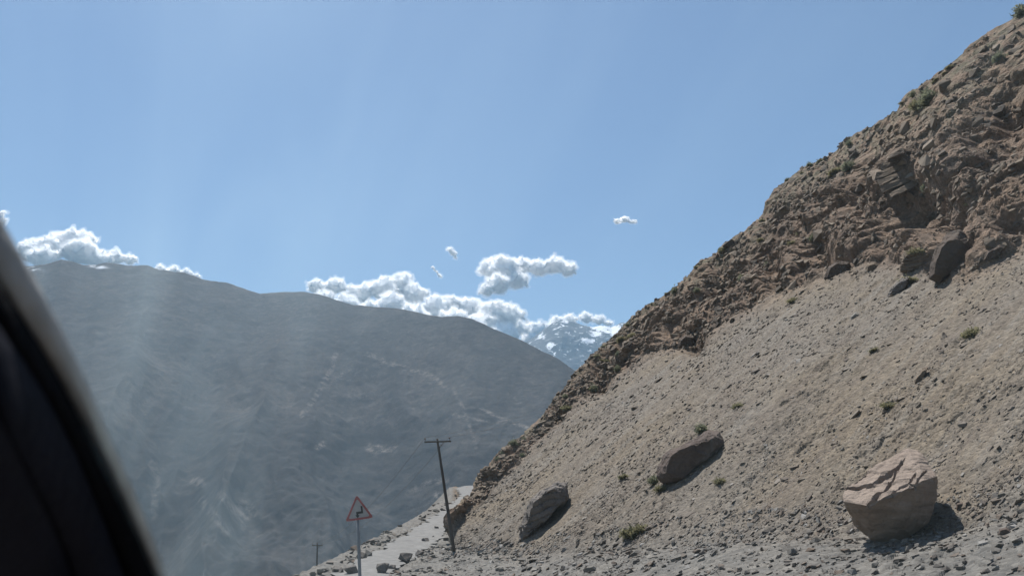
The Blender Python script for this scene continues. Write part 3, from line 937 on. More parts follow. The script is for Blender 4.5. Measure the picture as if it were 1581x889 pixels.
M_SAND = mat_boulder('pink_sandstone', (0.425, 0.340, 0.275), (0.360, 0.280, 0.222), (0.21, 0.165, 0.135), 0.9, (0.6, 0.5, 0.2))
M_BROWN = mat_boulder('dark_brown_rock', (0.185, 0.138, 0.112), (0.140, 0.106, 0.088), (0.075, 0.060, 0.052), 0.9)
M_GREY = mat_boulder('grey_slab_rock', (0.300, 0.262, 0.228), (0.225, 0.198, 0.178), (0.125, 0.110, 0.100), 0.8, (0.3, 0.7, 0))
M_DARK = mat_boulder('dark_bank_rock', (0.150, 0.108, 0.080), (0.115, 0.084, 0.064), (0.070, 0.060, 0.052), 0.6)
M_TAN = mat_boulder('tan_layered_rock', (0.300, 0.232, 0.165), (0.235, 0.178, 0.128), (0.130, 0.100, 0.078), 0.8, (0.5, 0.3, 0))
M_PALE = mat_boulder('pale_rock', (0.42, 0.39, 0.34), (0.34, 0.31, 0.27), (0.2, 0.18, 0.16), 2.0)
M_ROAD_ROCK = mat_boulder('grey_road_rock', (0.24, 0.215, 0.19), (0.18, 0.162, 0.146), (0.08, 0.072, 0.068), 1.5)

r = hill_hit(1385, 838)[3]
boulder('sandstone_boulder', [(1303, 752, 0.3), (1305, 774, -0.5), (1330, 736, 1.0), (1362, 712, 1.6), (1402, 692, 2.2), (1416, 696, 2.1), (1426, 718, 1.3), (1447, 735, 0.6), (1444, 770, 0.6), (1430, 806, 0.55),
         (1392, 836, 0.75), (1345, 832, 0.65), (1320, 808, 0.4), (1338, 780, -1.05), (1362, 806, -0.35), (1398, 800, -0.30), (1424, 778, -0.15), (1330, 800, -0.15), (1362, 770, -1.10), (1392, 758, -0.95), (1424, 742, -0.50), (1375, 800, 2.8), (1430, 800, 2.4), (1320, 800, 1.6)],
        r, M_SAND, 'big angular pink sandstone boulder with cracked sunlit top on the verge', 501, rough=0.055, cuts=7, ledge=0.0, bedn=(-0.35, 0.25, 0.9),
        cracks=[([(1302, 751), (1322, 750), (1342, 747), (1356, 738), (1372, 729), (1392, 712)], 1.7, 0.11, 0.04),
                ([(1339, 778), (1350, 766), (1362, 757), (1372, 742), (1382, 724)], 1.8, 0.10, 0.03),
                ([(1378, 762), (1388, 748), (1402, 744), (1412, 728)], 2.0, 0.09, 0.0),
                ([(1410, 752), (1416, 738), (1430, 728)], 2.0, 0.10, 0.0)])
def simple_boulder(px, outline, depth_px, mat, label, seed, name='boulder', cat='boulder', lift=0.0, rough=0.095, ledge=0.0, bedn=(0, 0, 1), cuts=5, top_back=0.45):
    """outline: silhouette in photo pixels; the back half goes into the slope"""
    p, n_, row, dist = hill_hit(*px)
    u_ = dist / F
    dm = depth_px * u_
    xs = [q[0] for q in outline]; ys = [q[1] for q in outline]
    cx_, cy_ = (min(xs) + max(xs)) / 2, (min(ys) + max(ys)) / 2
    pts = []
    for (a, b) in outline:
        hh = (max(ys) - b) / (max(ys) - min(ys))
        pts.append((a, b, 0.22 * dm + top_back * dm * hh ** 2))
        pts.append((cx_ + (a - cx_) * 0.74, cy_ + (b - cy_) * 0.74 + 1, -0.18 * dm - 0.12 * dm * hh))
        pts.append((cx_ + (a - cx_) * 0.8, cy_ + (b - cy_) * 0.8, dm * 1.1))
    return boulder(name, pts, dist - lift * u_, mat, label, seed, cat=cat, rough=rough, cuts=cuts, ledge=ledge, bedn=bedn)
simple_boulder((1060, 735), [(1016, 720), (1024, 702), (1040, 697), (1062, 682), (1078, 676), (1096, 664), (1112, 666), (1118, 680), (1106, 702), (1080, 722), (1048, 746), (1024, 748), (1015, 736)], 55, M_BROWN,
               'long dark brown boulder halfway up the scree with a shrub on top', 511)
simple_boulder((838, 812), [(802, 834), (800, 815), (815, 795), (818, 772), (838, 752), (862, 740), (876, 745), (877, 768), (858, 790), (832, 818), (808, 836)], 50, M_GREY,
               'light grey slab boulder with dark underside low on the scree', 521, ledge=0.05, bedn=(-0.3, -0.5, 0.7))
simple_boulder((1468, 425), [(1434, 430), (1436, 408), (1446, 380), (1460, 362), (1482, 355), (1498, 368), (1504, 392), (1498, 408), (1475, 425), (1450, 438)], 45, M_DARK,
               'tall dark rounded boulder at the foot of the brown bank', 531, top_back=0.1, rough=0.07)
simple_boulder((1415, 414), [(1389, 420), (1388, 398), (1396, 389), (1420, 384), (1442, 388), (1440, 404), (1420, 416), (1400, 422)], 34, M_TAN, 'tan layered rock block left of the tall dark boulder', 541, name='rock_block', cat='rock', ledge=0.06)
simple_boulder((1386, 452), [(1370, 458), (1376, 444), (1392, 430), (1406, 426), (1402, 440), (1385, 456)], 22, M_GREY, 'narrow leaning slab below the tan rock block', 551, name='rock_slab', cat='rock', ledge=0.05)
simple_boulder((1292, 425), [(1272, 430), (1278, 412), (1292, 403), (1312, 404), (1314, 416), (1296, 428)], 24, M_DARK, 'dark rock jutting from the bank foot above the pale stone', 561, name='bank_rock', cat='rock')
simple_boulder((1344, 418), [(1336, 420), (1338, 409), (1350, 404), (1360, 408), (1356, 416), (1344, 422)], 16, M_TAN, 'small tan rock just left of the tan block', 563, name='bank_rock', cat='rock')
simple_boulder((1525, 398), [(1514, 404), (1524, 388), (1545, 377), (1554, 380), (1545, 392), (1524, 405)], 20, M_DARK, 'flat dark rock right of the tall dark boulder', 565, name='bank_rock', cat='rock')
simple_boulder((1060, 532), [(1046, 536), (1048, 524), (1058, 516), (1072, 518), (1076, 528), (1066, 538)], 20, M_DARK, 'smooth dark rock at the foot of the bank in mid slope', 567, name='bank_rock', cat='rock')
simple_boulder((1318, 492), [(1312, 496), (1313, 488), (1321, 481), (1327, 484), (1323, 492)], 12, M_PALE, 'pale stone with a dark shadow high on the scree', 571, name='pale_stone', cat='stone', cuts=3)
simple_boulder((1415, 590), [(1408, 598), (1412, 586), (1426, 568), (1433, 566), (1428, 580), (1416, 598)], 12, M_TAN, 'reddish leaning stone in the middle of the right scree', 573, name='leaning_stone', cat='stone', cuts=3)
simple_boulder((1483, 785), [(1475, 784), (1477, 776), (1486, 774), (1492, 780), (1490, 788), (1480, 790)], 14, M_BROWN, 'dark red stone right beside the big boulder shadow', 575, name='red_stone', cat='stone', cuts=3)
simple_boulder((1550, 825), [(1540, 824), (1543, 816), (1554, 813), (1562, 820), (1560, 829), (1547, 831)], 16, M_BROWN, 'dark stone near the right end of the verge', 577, name='dark_stone', cat='stone', cuts=3)
simple_boulder((1385, 868), [(1375, 870), (1378, 863), (1388, 861), (1395, 866), (1391, 873), (1380, 875)], 14, M_ROAD_ROCK, 'dark stone on the gravel below the big boulder', 579, name='dark_stone', cat='stone', cuts=3)
simple_boulder((1398, 835), [(1391, 837), (1394, 832), (1401, 831), (1404, 835), (1399, 839)], 8, M_PALE, 'small white stone at the foot of the big boulder', 581, name='white_stone', cat='stone', cuts=3)
simple_boulder((828, 880), [(816, 884), (820, 877), (834, 876), (840, 881), (836, 888), (820, 888)], 14, M_PALE, 'large white stone on the verge below the grey slab boulder', 583, name='white_stone', cat='stone', cuts=3)
simple_boulder((832, 872), [(827, 873), (831, 869), (839, 869), (841, 873), (834, 875)], 9, M_PALE, 'smaller white stone beside the large white one', 585, name='white_stone', cat='stone', cuts=3)
simple_boulder((1081, 866), [(1073, 870), (1077, 862), (1087, 858), (1089, 864), (1083, 870)], 11, M_PALE, 'pale pointed stone in the middle of the verge', 587, name='pale_stone', cat='stone', cuts=3)

rgf = np.random.default_rng(91)
for i in range(22):
    px_, py_ = rgf.uniform(1300, 1470), 0
    py_ = float(np.interp(px_, [1300, 1330, 1390, 1440, 1470], [812, 838, 848, 834, 800])) + rgf.normal() * 6
    p, n_, row, dist = hill_hit(px_, py_)
    o = place_rock('foot_stone', VG_ME[i % len(VG_ME)], p, n_, rgf.uniform(5, 13) * dist / F, rgf, 1.5, 0.8)
    tag(o, 'small stone banked against the foot of the sandstone boulder', 'stone', 'stones at the foot of the sandstone boulder')
# layered slabs in the bank: parts of the hillside
p, n_, row, dist = hill_hit(1395, 262)
rs = np.random.default_rng(77)
for k, (ax, ay, bx, by, th) in enumerate([(1356, 258, 1402, 232, 9), (1350, 268, 1424, 239, 10), (1356, 277, 1430, 248, 9), (1362, 287, 1428, 258, 10), (1374, 296, 1434, 268, 9), (1368, 240, 1398, 228, 7)]):
    pts = []
    for (u1, v1) in ((ax, ay), (bx, by)):
        for dv_, dd in ((0, -1.4), (th, -1.6), (0, 2.5), (th, 2.5)):
            pts.append(at_dist(u1 + rs.normal() * 4, v1 + dv_ + rs.normal() * 2.2, dist + dd + 0.9 - 0.30 * k))
    bm = bmesh.new()
    c0 = sum(pts, Vector()) / len(pts)
    for q in pts: bm.verts.new(q - c0)
    bmesh.ops.convex_hull(bm, input=bm.verts)
    bmesh.ops.triangulate(bm, faces=bm.faces)
    for _ in range(3): bmesh.ops.subdivide_edges(bm, edges=[e for e in bm.edges if e.calc_length() > 0.3], cuts=1); bmesh.ops.triangulate(bm, faces=bm.faces)
    bm.normal_update()
    co = np.array([v.co for v in bm.verts]); d_ = 0.20 * fbm(co / 0.9, 4, 0.6, seed=600 + k)
    for v, q in zip(bm.verts, d_): v.co += v.normal * q
    me = bpy.data.meshes.new('rock_slab'); bm.to_mesh(me); bm.free()
    o = link('rock_slab', me, M_TAN, hillside); o.location = c0

# stones lining the road
def flat_hit(px, py):
    """meets the road/verge plane left of the hill"""
    x, y, z = direction(px, py)
    best, br = 1e9, 40
    for rr_ in np.linspace(20, 160, 1400):
        k = rr_ / math.hypot(x, y)
        dz = abs(float(z * k - ground_z(np.array(x * k), np.array(y * k))))
        if dz < best: best, br = dz, rr_
    return br
road_stones = [(627, 866, 22, 'dark boulder, largest of those on the road edge left of the pole'), (648, 858, 14, 'dark stone touching the right of the largest road-edge boulder'),
    (657, 836, 11, 'dark block on the pale road left of the pole'), (674, 816, 8, 'small dark block farther up the pale road'), (688, 834, 10, 'dark stone just left of the pole foot'),
    (592, 884, 24, 'flat dark boulder right of the sign post foot'), (566, 882, 18, 'rounded dark stone hugging the sign post'), (541, 886, 20, 'low dark stone left of the sign post'),
    (566, 864, 14, 'dark stone behind the sign post on the far road edge'), (546, 878, 11, 'small stone on the far road edge left of the sign'), (527, 884, 10, 'dark stone at the left end of the road edge'),
    (494, 886, 14, 'pale stone in front of the thin far pole'), (483, 888, 10, 'pale stone at the left foot of the thin far pole'), (606, 878, 12, 'stone between the flat boulder and the largest road boulder')]
def road_rock(px, py, w, label, seed, mat=M_ROAD_ROCK, name='road_stone', cat='stone', group=None, cuts=4):
    br = flat_hit(px, py)
    u_ = br / F
    rng = np.random.default_rng(seed)
    V, _f = hull_rock(rng, 14, (w * u_ * 1.1, w * u_ * 0.95, w * u_ * 0.8), 0.25)
    c = at_dist(px, py, br) + Vector((0, 0, w * u_ * 0.24))
    bm = bmesh.new()
    for q in V: bm.verts.new(q)
    bmesh.ops.convex_hull(bm, input=bm.verts); bmesh.ops.triangulate(bm, faces=bm.faces)
    for _ in range(cuts - 2): bmesh.ops.subdivide_edges(bm, edges=bm.edges, cuts=1); bmesh.ops.triangulate(bm, faces=bm.faces)
    bm.normal_update()
    co = np.array([v.co for v in bm.verts]); d_ = 0.05 * w * u_ * fbm(co / (0.3 * w * u_), 3, seed=seed)
    for v, q in zip(bm.verts, d_): v.co += v.normal * q
    me = bpy.data.meshes.new(name); bm.to_mesh(me); bm.free()
    o = link(name, me, mat); o.location = c
    return tag(o, label, cat, group)
for i, (px, py, w, lab) in enumerate(road_stones):
    road_rock(px, py, w, lab, 700 + i, M_PALE if 'pale' in lab[:5] else M_ROAD_ROCK)
rng = np.random.default_rng(41)
for i in range(70):                      # the row of rubble along the outer road edge
    t = rng.random()
    y_ = 40 + 105 * t ** 1.4
    x_ = float(road_l(y_)) + rng.normal(-0.5, 0.65)
    z_ = float(ground_z(np.array(x_), np.array(y_)))
    o = place_rock('edge_stone', VG_ME[i % len(VG_ME)], (x_, y_, z_), (0, 0, 1), 0.16 + 0.6 * rng.random() ** 2, rng, 2.0, 0.9)
    tag(o, 'small stone on the valley edge of the pale road, ' + ('left of the sign post' if x_ / y_ < -0.182 else 'between sign and wooden pole' if x_ / y_ < -0.085 else 'beyond the wooden pole'), 'stone', 'stones along the outer road edge')
for i in range(34):                      # and along the hill side of it
    y_ = 42 + 60 * rng.random()
    x_ = float(road_r(y_)) + rng.normal(0.3, 0.5)
    z_ = float(ground_z(np.array(x_), np.array(y_)))
    o = place_rock('roadside_stone', VG_ME[i % len(VG_ME)], (x_, y_, z_), (0, 0, 1), rng.uniform(0.15, 0.5), rng, 2.0, 0.9)
    tag(o, 'small stone on the hill edge of the pale road, ' + ('nearer the sign' if x_ / y_ < -0.11 else 'nearer the wooden pole'), 'stone', 'stones along the inner road edge')

# ------------------------------------------------------------------ shrubs
def shrub_mesh(name, rng, n=150, spread=1.0, height=1.0, leaf=0.12):
    V, Fc, T = [], [], []
    for i in range(n):
        d = rng.normal(size=3); d[2] = abs(d[2]) * 0.9 + 0.15; d /= np.linalg.norm(d)
        L = rng.uniform(0.5, 1.0)
        tip = d * np.array([spread * 0.55, spread * 0.55, height]) * L
        root = np.array([tip[0], tip[1], 0]) * 0.25 * rng.random()
        side = np.cross(d, rng.normal(size=3)); side /= np.linalg.norm(side) + 1e-9
        w = leaf * rng.uniform(0.4, 1.0)
        k = len(V)
        midp = root * 0.45 + tip * 0.55 + rng.normal(size=3) * 0.04
        V += [root - side * w * 0.15, root + side * w * 0.15, midp + side * w * 0.5, tip, midp - side * w * 0.5]
        Fc += [(k, k + 1, k + 2), (k, k + 2, k + 4), (k + 4, k + 2, k + 3)]
        T += [rng.random()] * 5
        for q in range(3):      # small leaves along the twig
            c = root + (tip - root) * rng.uniform(0.35, 1.0) + rng.normal(size=3) * 0.06
            a = rng.normal(size=3) * leaf * 0.6; b = rng.normal(size=3) * leaf * 0.6
            k = len(V); V += [c, c + a, c + b]; Fc += [(k, k + 1, k + 2)]; T += [rng.random()] * 3
    return mesh_np(name, np.array(V), np.array(Fc), False, {'tint': np.array(T)})
rng = np.random.default_rng(61)
SHRUBS = [shrub_mesh('shrub', rng, 190, 1.0, 0.8) for _ in range(3)]
LOW = [shrub_mesh('low_shrub', rng, 200, 1.3, 0.42) for _ in range(2)]
for m_ in SHRUBS: m_.materials.append(M_LEAF)
for m_ in LOW: m_.materials.append(M_LEAFY)
def shrub(px, py, w, label, low=False, group=None, lift=0.0, name='shrub'):
    p, n_, row, dist = hill_hit(px, py)
    o = bpy.data.objects.new(name, (LOW if low else SHRUBS)[int(rng.integers(2))])
    k = w * dist / F
    o.location = p + Vector((0, 0, lift * dist / F - 0.04 * k)); o.scale = (k, k, k * rng.uniform(0.8, 1.1)); o.rotation_euler = (rng.normal() * 0.12, rng.normal() * 0.12, rng.uniform(0, 6.3))
    COL.objects.link(o)
    return tag(o, label, 'shrub', group)
shrub(1086, 667, 22, 'round grey-green shrub growing on top of the long dark boulder')
shrub(1012, 747, 20, 'dark green shrub at the lower left end of the long dark boulder')
shrub(1022, 757, 20, 'yellow-green low plant under the lower left end of the long dark boulder', True)
shrub(975, 828, 34, 'low spreading green plant on the verge left of centre', True)
shrub(992, 818, 26, 'low green plant just right of the spreading one on the verge', True)
shrub(965, 738, 18, 'faint low plant left of the long dark boulder', True)
shrub(1112, 745, 18, 'low yellowish plant right of the long dark boulder', True)
shrub(1142, 629, 18, 'small green plant in mid scree right of the long boulder', True)
shrub(1500, 518, 26, 'low green plant on the upper right scree', True)
shrub(1372, 628, 24, 'low green plant above the big sandstone boulder', True)
shrub(1350, 543, 14, 'tiny green plant beside dark stones on the right scree', True)
shrub(1224, 466, 18, 'low green plant at the bank foot in the middle of the slope', True)
shrub(1404, 437, 26, 'green tuft between the tan rock block and the leaning slab', True)
shrub(1573, 27, 30, 'dark shrub on the crest in the top right corner')
shrub(1436, 158, 34, 'wide green shrub on the bank below the upper crest')
shrub(1418, 168, 26, 'yellowish low shrub left of the wide green one', True)
shrub(1312, 262, 24, 'green shrub on the bank left of the layered slabs')
shrub(1290, 268, 22, 'low yellowish shrub beside the green one left of the slabs', True)
shrub(1543, 95, 22, 'green shrub near the right edge below the crest')
shrub(1425, 390, 22, 'low plant on top of the tan rock block', True)
for i in range(24):
    x_ = rng.uniform(770, 1560)
    y_ = float(Y_CREST(x_)) + rng.uniform(1, 12)
    shrub(x_, y_, rng.uniform(6, 13), 'small dry tuft along the ' + ('low left' if x_ < 1000 else 'middle' if x_ < 1250 else 'high right') + ' part of the bank crest', bool(rng.random() < 0.5), 'dry tufts along the crest', name='crest_tuft')
for i in range(28):
    x_ = rng.uniform(760, 1560); a_ = rng.random()
    y_ = float(Y_CREST(x_)) * a_ + float(Y_BASE(x_)) * (1 - a_)
    if free(x_, y_): shrub(x_, y_, rng.uniform(9, 17), 'small dull green tuft on the ' + ('low left' if x_ < 1000 else 'middle' if x_ < 1250 else 'high right') + ' part of the bank face', bool(rng.random() < 0.5), 'tufts on the bank face', name='bank_tuft')

# ------------------------------------------------------------------ poles, wires, sign
def tube_mesh(name, pts, radii, seg=10):
    V, Fc = [], []
    pts = [Vector(p) for p in pts]
    for i, p in enumerate(pts):
        t = (pts[min(i + 1, len(pts) - 1)] - pts[max(i - 1, 0)]).normalized()
        a = t.orthogonal().normalized() if abs(t.z) > 0.9 else t.cross(Vector((0, 0, 1))).normalized()
        b = t.cross(a)
        for k in range(seg):
            an = 2 * math.pi * k / seg
            V.append(p + (a * math.cos(an) + b * math.sin(an)) * radii[i])
    for i in range(len(pts) - 1):
        for k in range(seg):
            k2 = (k + 1) % seg
            Fc.append((i * seg + k, i * seg + k2, (i + 1) * seg + k2, (i + 1) * seg + k))
    Fc += [tuple(range(seg))[::-1], tuple((len(pts) - 1) * seg + k for k in range(seg))]
    me = bpy.data.meshes.new(name); me.from_pydata([tuple(v) for v in V], [], Fc); me.update()
    for f in me.polygons: f.use_smooth = len(f.vertices) == 4
    return me
def box_mesh(name, size, bevel=0.01):
    bm = bmesh.new(); bmesh.ops.create_cube(bm, size=1.0)
    for v in bm.verts: v.co = Vector((v.co.x * size[0], v.co.y * size[1], v.co.z * size[2]))
    bmesh.ops.bevel(bm, geom=bm.edges, offset=bevel, segments=1, affect='EDGES')
    me = bpy.data.meshes.new(name); bm.to_mesh(me); bm.free()
    return me
M_INS = mat_plain('insulator_ceramic', (0.12, 0.10, 0.09), 0.2, 20, 0.4)
def utility_pole(foot, top, rad, arm_len, label, arm_drop=0.35, arm_dir=Vector((1, 0.1, 0.06))):
    root = empty('utility_pole', foot)
    ax = (top - foot); L = ax.length; ax.normalize()
    n = 9
    link('pole', tube_mesh('pole', [ax * (L * i / (n - 1)) - ax * 0.5 * (i == 0) for i in range(n)], [lerp(rad * 1.25, rad * 0.8, i / (n - 1)) for i in range(n)], 12), M_WOOD, root)
    d = arm_dir.normalized()
    arm = link('crossarm', box_mesh('crossarm', (arm_len, rad * 0.95, rad * 0.95), 0.008), M_WOOD, root)
    c = ax * (L - arm_drop)
    side = d.cross(ax).normalized()
    upv = side.cross(d)
    Mx = Matrix((d, -side, -upv)).transposed() if False else Matrix((d, side, upv)).transposed()
    arm.matrix_local = Matrix.Translation(c + side * rad * 1.05) @ Mx.to_4x4()
    tips = []
    for q in (-0.46, 0.46):
        b = c + d * arm_len * q + side * rad * 1.05
        ins = link('insulator', tube_mesh('insulator', [b + ax * (rad * 0.6), b + ax * (rad * 0.6 + 0.10), b + ax * (rad * 0.6 + 0.13), b + ax * (rad * 0.6 + 0.2), b + ax * (rad * 0.6 + 0.22)], [0.018, 0.018, 0.055, 0.05, 0.02], 8), M_INS, root)
        tips.append(foot + b + ax * (rad * 0.6 + 0.22))
    b1 = c + d * arm_len * 0.25 + side * rad; b2 = ax * (L - arm_drop - 0.45)
    link('brace', tube_mesh('brace', [b1 + side * rad * .6, b2 + side * rad * 0.6], [0.02, 0.02], 6), M_WOOD, root)
    tag(root, label, 'utility pole')
    return tips
p, n_, row, dist = hill_hit(701, 846)
dist = 56.0
foot1 = at_dist(700.5, 847, dist); top1 = at_dist(675, 677, dist)
gz = float(ground_z(np.array(foot1.x), np.array(foot1.y)))
t1 = utility_pole(foot1, top1, 0.095, 1.75, 'dark leaning wooden pole with crossarm at the foot of the slope', 0.2, Vector((1, 0.2, 0.05)))
foot2 = Vector((-25.3, 110, 0)); top2 = at_dist(490, 837, math.hypot(25.3, 110))
foot2.x, foot2.y = top2.x + 0.4, top2.y
foot2.z = float(ground_z(np.array(foot2.x), np.array(foot2.y))) - 0.3
t2 = utility_pole(foot2, top2, 0.11, 1.3, 'thin distant pole at lower left beyond the road sign', 0.35, Vector((1, 0.3, 0)))
M_WIRE = mat_plain('cable_metal', (0.10, 0.10, 0.10), 0.1, 5, 0.6)
def wire(a, b, sag, label):
    pts = []
    for i in range(25):
        t = i / 24
        q = a.lerp(b, t); q.z -= sag * 4 * t * (1 - t); pts.append(q)
    o = link('power_line', tube_mesh('power_line', pts, [0.011] * 25, 6), M_WIRE)
    return tag(o, label, 'cable', 'wires of the pole line')
far = [at_dist(868, 612, 150), at_dist(872, 616, 150)]
wire(t1[0], far[0], 0.8, 'upper thin wire running from the leaning pole up behind the hill')
wire(t1[1], far[1], 0.8, 'lower thin wire running from the leaning pole up behind the hill')
wire(t1[0], t2[0], 1.6, 'left thin wire sagging from the leaning pole down to the distant pole')
wire(t1[1], t2[1], 1.6, 'right thin wire sagging from the leaning pole down to the distant pole')

# road sign: red-rimmed triangle, double bend
SD = 26.0
M_RED = mat_plain('faded_red_paint', (0.30, 0.075, 0.075), 0.25, 6, 0.55)
M_WHITE = mat_plain('dusty_white_paint', (0.34, 0.335, 0.33), 0.12, 4, 0.6)
M_BLACK = mat_plain('black_paint', (0.02, 0.02, 0.022), 0.1, 6, 0.6)
M_STEEL = mat_plain('grey_painted_steel', (0.20, 0.21, 0.22), 0.15, 8, 0.5)
corner = [at_dist(550.5, 763, SD), at_dist(533, 805, SD), at_dist(577, 798.5, SD + 0.12)]
sc_c = sum(corner, Vector()) / 3
post_foot = at_dist(560, 935, SD)
post_foot.z = float(ground_z(np.array(post_foot.x), np.array(post_foot.y))) - 0.05
sign = empty('road_sign', post_foot)
nrm_s = (corner[1] - corner[0]).cross(corner[2] - corner[0]).normalized()
if nrm_s.y > 0: nrm_s = -nrm_s
def tri_pts(k, off): return [sc_c + (c - sc_c) * k + nrm_s * off - post_foot for c in corner]
def rounded(pts, r=0.12):
    out = []
    for i in range(3):
        a, b, c = pts[i - 1], pts[i], pts[(i + 1) % 3]
        for t in (0, 0.25, 0.5, 0.75, 1.0):
            p0 = b.lerp(a, r); p2 = b.lerp(c, r)
            out.append(p0.lerp(b, t).lerp(b.lerp(p2, t), t))
    return out
def prism(name, front, depth, mat, parent):
    n = len(front); back = [p - nrm_s * depth for p in front]
    me = bpy.data.meshes.new(name)
    me.from_pydata([tuple(q) for q in front + back], [], [tuple(range(n)), tuple(range(2 * n - 1, n - 1, -1))] + [(i, i + n, (i + 1) % n + n, (i + 1) % n) for i in range(n)])
    bm = bmesh.new(); bm.from_mesh(me); bmesh.ops.recalc_face_normals(bm, faces=bm.faces); bm.to_mesh(me); bm.free()
    return link(name, me, mat, parent)
# red rim as a ring
outer, inner = rounded(tri_pts(1.0, 0.012)), rounded(tri_pts(0.765, 0.012))
n = len(outer)
bk = [p - nrm_s * 0.02 for p in outer] + [p - nrm_s * 0.02 for p in inner]
vs = outer + inner + bk
fc = []
for i in range(n):
    j = (i + 1) % n
    fc += [(i, j, n + j, n + i), (i, 2 * n + i, 2 * n + j, j), (n + i, n + j, 3 * n + j, 3 * n + i), (2 * n + i, 3 * n + i, 3 * n + j, 2 * n + j)]
me = bpy.data.meshes.new('rim'); me.from_pydata([tuple(v) for v in vs], [], fc)
bm = bmesh.new(); bm.from_mesh(me); bmesh.ops.recalc_face_normals(bm, faces=bm.faces); bm.to_mesh(me); bm.free()
link('rim', me, M_RED, sign)
prism('sign_plate', rounded(tri_pts(0.80, 0.0)), 0.006, M_WHITE, sign)
ex = (corner[2] - corner[1]).normalized(); ey = (corner[0] - (corner[1] + corner[2]) / 2).normalized()
def sp(a, b, off=0.006):       # sign plane coordinates in metres from the centroid
    return sc_c + ex * a + ey * b + nrm_s * off - post_foot
# double bend: a stroke up, across, up, ending in an arrow-like flat tip
k = 0.0008 * SD / 26 * 24
stroke = [(-4.6, -7.0), (-1.9, -7.0), (-1.9, -2.6), (5.4, -2.6), (5.4, 8.0), (2.7, 8.0), (2.7, 0.6), (-4.6, 0.6)]
u_ = SD / F
prism('bend_symbol', [sp(a * u_ + 0.02, b * u_ - 0.02) for a, b in stroke], 0.004, M_BLACK, sign)
prism('bend_arrow_tip', [sp(a * u_ + 0.02, b * u_ - 0.02, 0.008) for a, b in [(-6.4, -4.0), (-3.2, -8.8), (-0.4, -4.4)]], 0.004, M_BLACK, sign)
top_post = sc_c - post_foot + ey * 0.15 - nrm_s * 0.10
link('post', tube_mesh('post', [Vector((0, 0, -0.3)), top_post * 0.33, top_post * 0.66, top_post], [0.048] * 4, 12), M_STEEL, sign)
for q in (0.1, -0.18):
    c = sc_c - post_foot + ey * q - nrm_s * 0.03
    me = tube_mesh('clamp', [c - ex * 0.1, c + ex * 0.1], [0.018, 0.018], 8)
    link('clamp', me, M_STEEL, sign)
tag(sign, 'red-rimmed white triangular double bend sign on a grey post', 'road sign')

# ------------------------------------------------------------------ the car the view is taken from: its left windscreen pillar
car = empty('car', (-0.35, 0.55, -0.6))
tag(car, 'dark blurred windscreen pillar and door of the car at the left edge', 'car')
M_TRIM = mat_plain('dark_cabin_trim', (0.009, 0.009, 0.013), 0.25, 12, 0.7)
M_RUB = mat_plain('black_rubber_seal', (0.004, 0.004, 0.005), 0.2, 20, 0.8)
M_PIL = mat_plain('dusty_grey_pillar_edge', (0.27, 0.255, 0.245), 0.3, 9, 0.75)
for _m in (M_TRIM, M_RUB): _m.node_tree.nodes['Principled BSDF'].inputs['Specular IOR Level'].default_value = 0.03
M_DOOR = mat_plain('dark_blue_cabin_panel', (0.007, 0.007, 0.011), 0.3, 6, 0.6)
M_DOOR.node_tree.nodes['Principled BSDF'].inputs['Specular IOR Level'].default_value = 0.03
E1 = [(-170, 20), (-80, 185), (0, 335), (60, 440), (97, 512), (135, 592), (166, 664), (203, 748), (237, 832), (262, 900), (305, 1020)]
E2 = [(-210, 70), (-85, 290), (0, 435), (35, 490), (70, 546), (100, 600), (128, 653), (158, 710), (186, 768), (240, 895), (290, 1020)]
E3 = [(-230, 130), (-100, 350), (0, 505), (28, 545), (58, 592), (86, 640), (115, 698), (140, 755), (162, 810), (194, 895), (235, 1010)]
E4 = [(-250, 250), (-120, 440), (0, 650), (20, 690), (40, 730), (60, 770), (75, 800), (90, 835), (100, 860), (112, 895), (150, 1010)]
E5 = [(-300, 330), (-220, 560), (-160, 760), (-150, 800), (-140, 840), (-130, 880), (-120, 920), (-115, 950), (-110, 980), (-100, 1010), (-60, 1100)]
def cabin(name, ea, eb, da, db, mat, bulge, thick):
    """a moulding that follows the pillar between two edge lines, bulging towards the cabin, with real thickness"""
    nA, nB = len(ea), 7
    V = []
    for side in (0, 1):
        for i in range(nA):
            for j in range(nB):
                t = j / (nB - 1)
                px = lerp(ea[i][0], eb[i][0], t); py = lerp(ea[i][1], eb[i][1], t)
                k = i / (nA - 1)
                dd = lerp(lerp(da[0], da[1], k), lerp(db[0], db[1], k), t) - bulge * math.sin(math.pi * t) + side * thick
                x, y, z = direction(px, py)
                V.append((float(x) * dd, float(y) * dd, float(z) * dd))
    n1 = nA * nB
    f = grid_faces(nA, nB).tolist()
    Fc = [tuple(q) for q in f] + [tuple(n1 + a for a in q[::-1]) for q in f]
    ring = [i * nB for i in range(nA)] + [(nA - 1) * nB + j for j in range(1, nB)] + [i * nB + nB - 1 for i in range(nA - 2, -1, -1)] + [j for j in range(nB - 2, 0, -1)]
    for a, b in zip(ring, ring[1:] + ring[:1]): Fc.append((a, b, n1 + b, n1 + a))
    me = bpy.data.meshes.new(name); me.from_pydata([tuple(Vector(v) - car.location) for v in V], [], Fc)
    bm = bmesh.new(); bm.from_mesh(me); bmesh.ops.recalc_face_normals(bm, faces=bm.faces); bm.to_mesh(me); bm.free()
    for p_ in me.polygons: p_.use_smooth = True
    return link(name, me, mat, car)
cabin('pillar_edge', E1, E2, (0.52, 0.80), (0.51, 0.79), M_PIL, 0.006, 0.03)
cabin('rubber_seal', E2, E3, (0.50, 0.78), (0.49, 0.765), M_RUB, 0.008, 0.03)
cabin('pillar_trim', E3, E4, (0.485, 0.755), (0.47, 0.73), M_TRIM, 0.015, 0.04)
cabin('door_panel', E4, E5, (0.46, 0.72), (0.42, 0.66), M_DOOR, 0.01, 0.05)

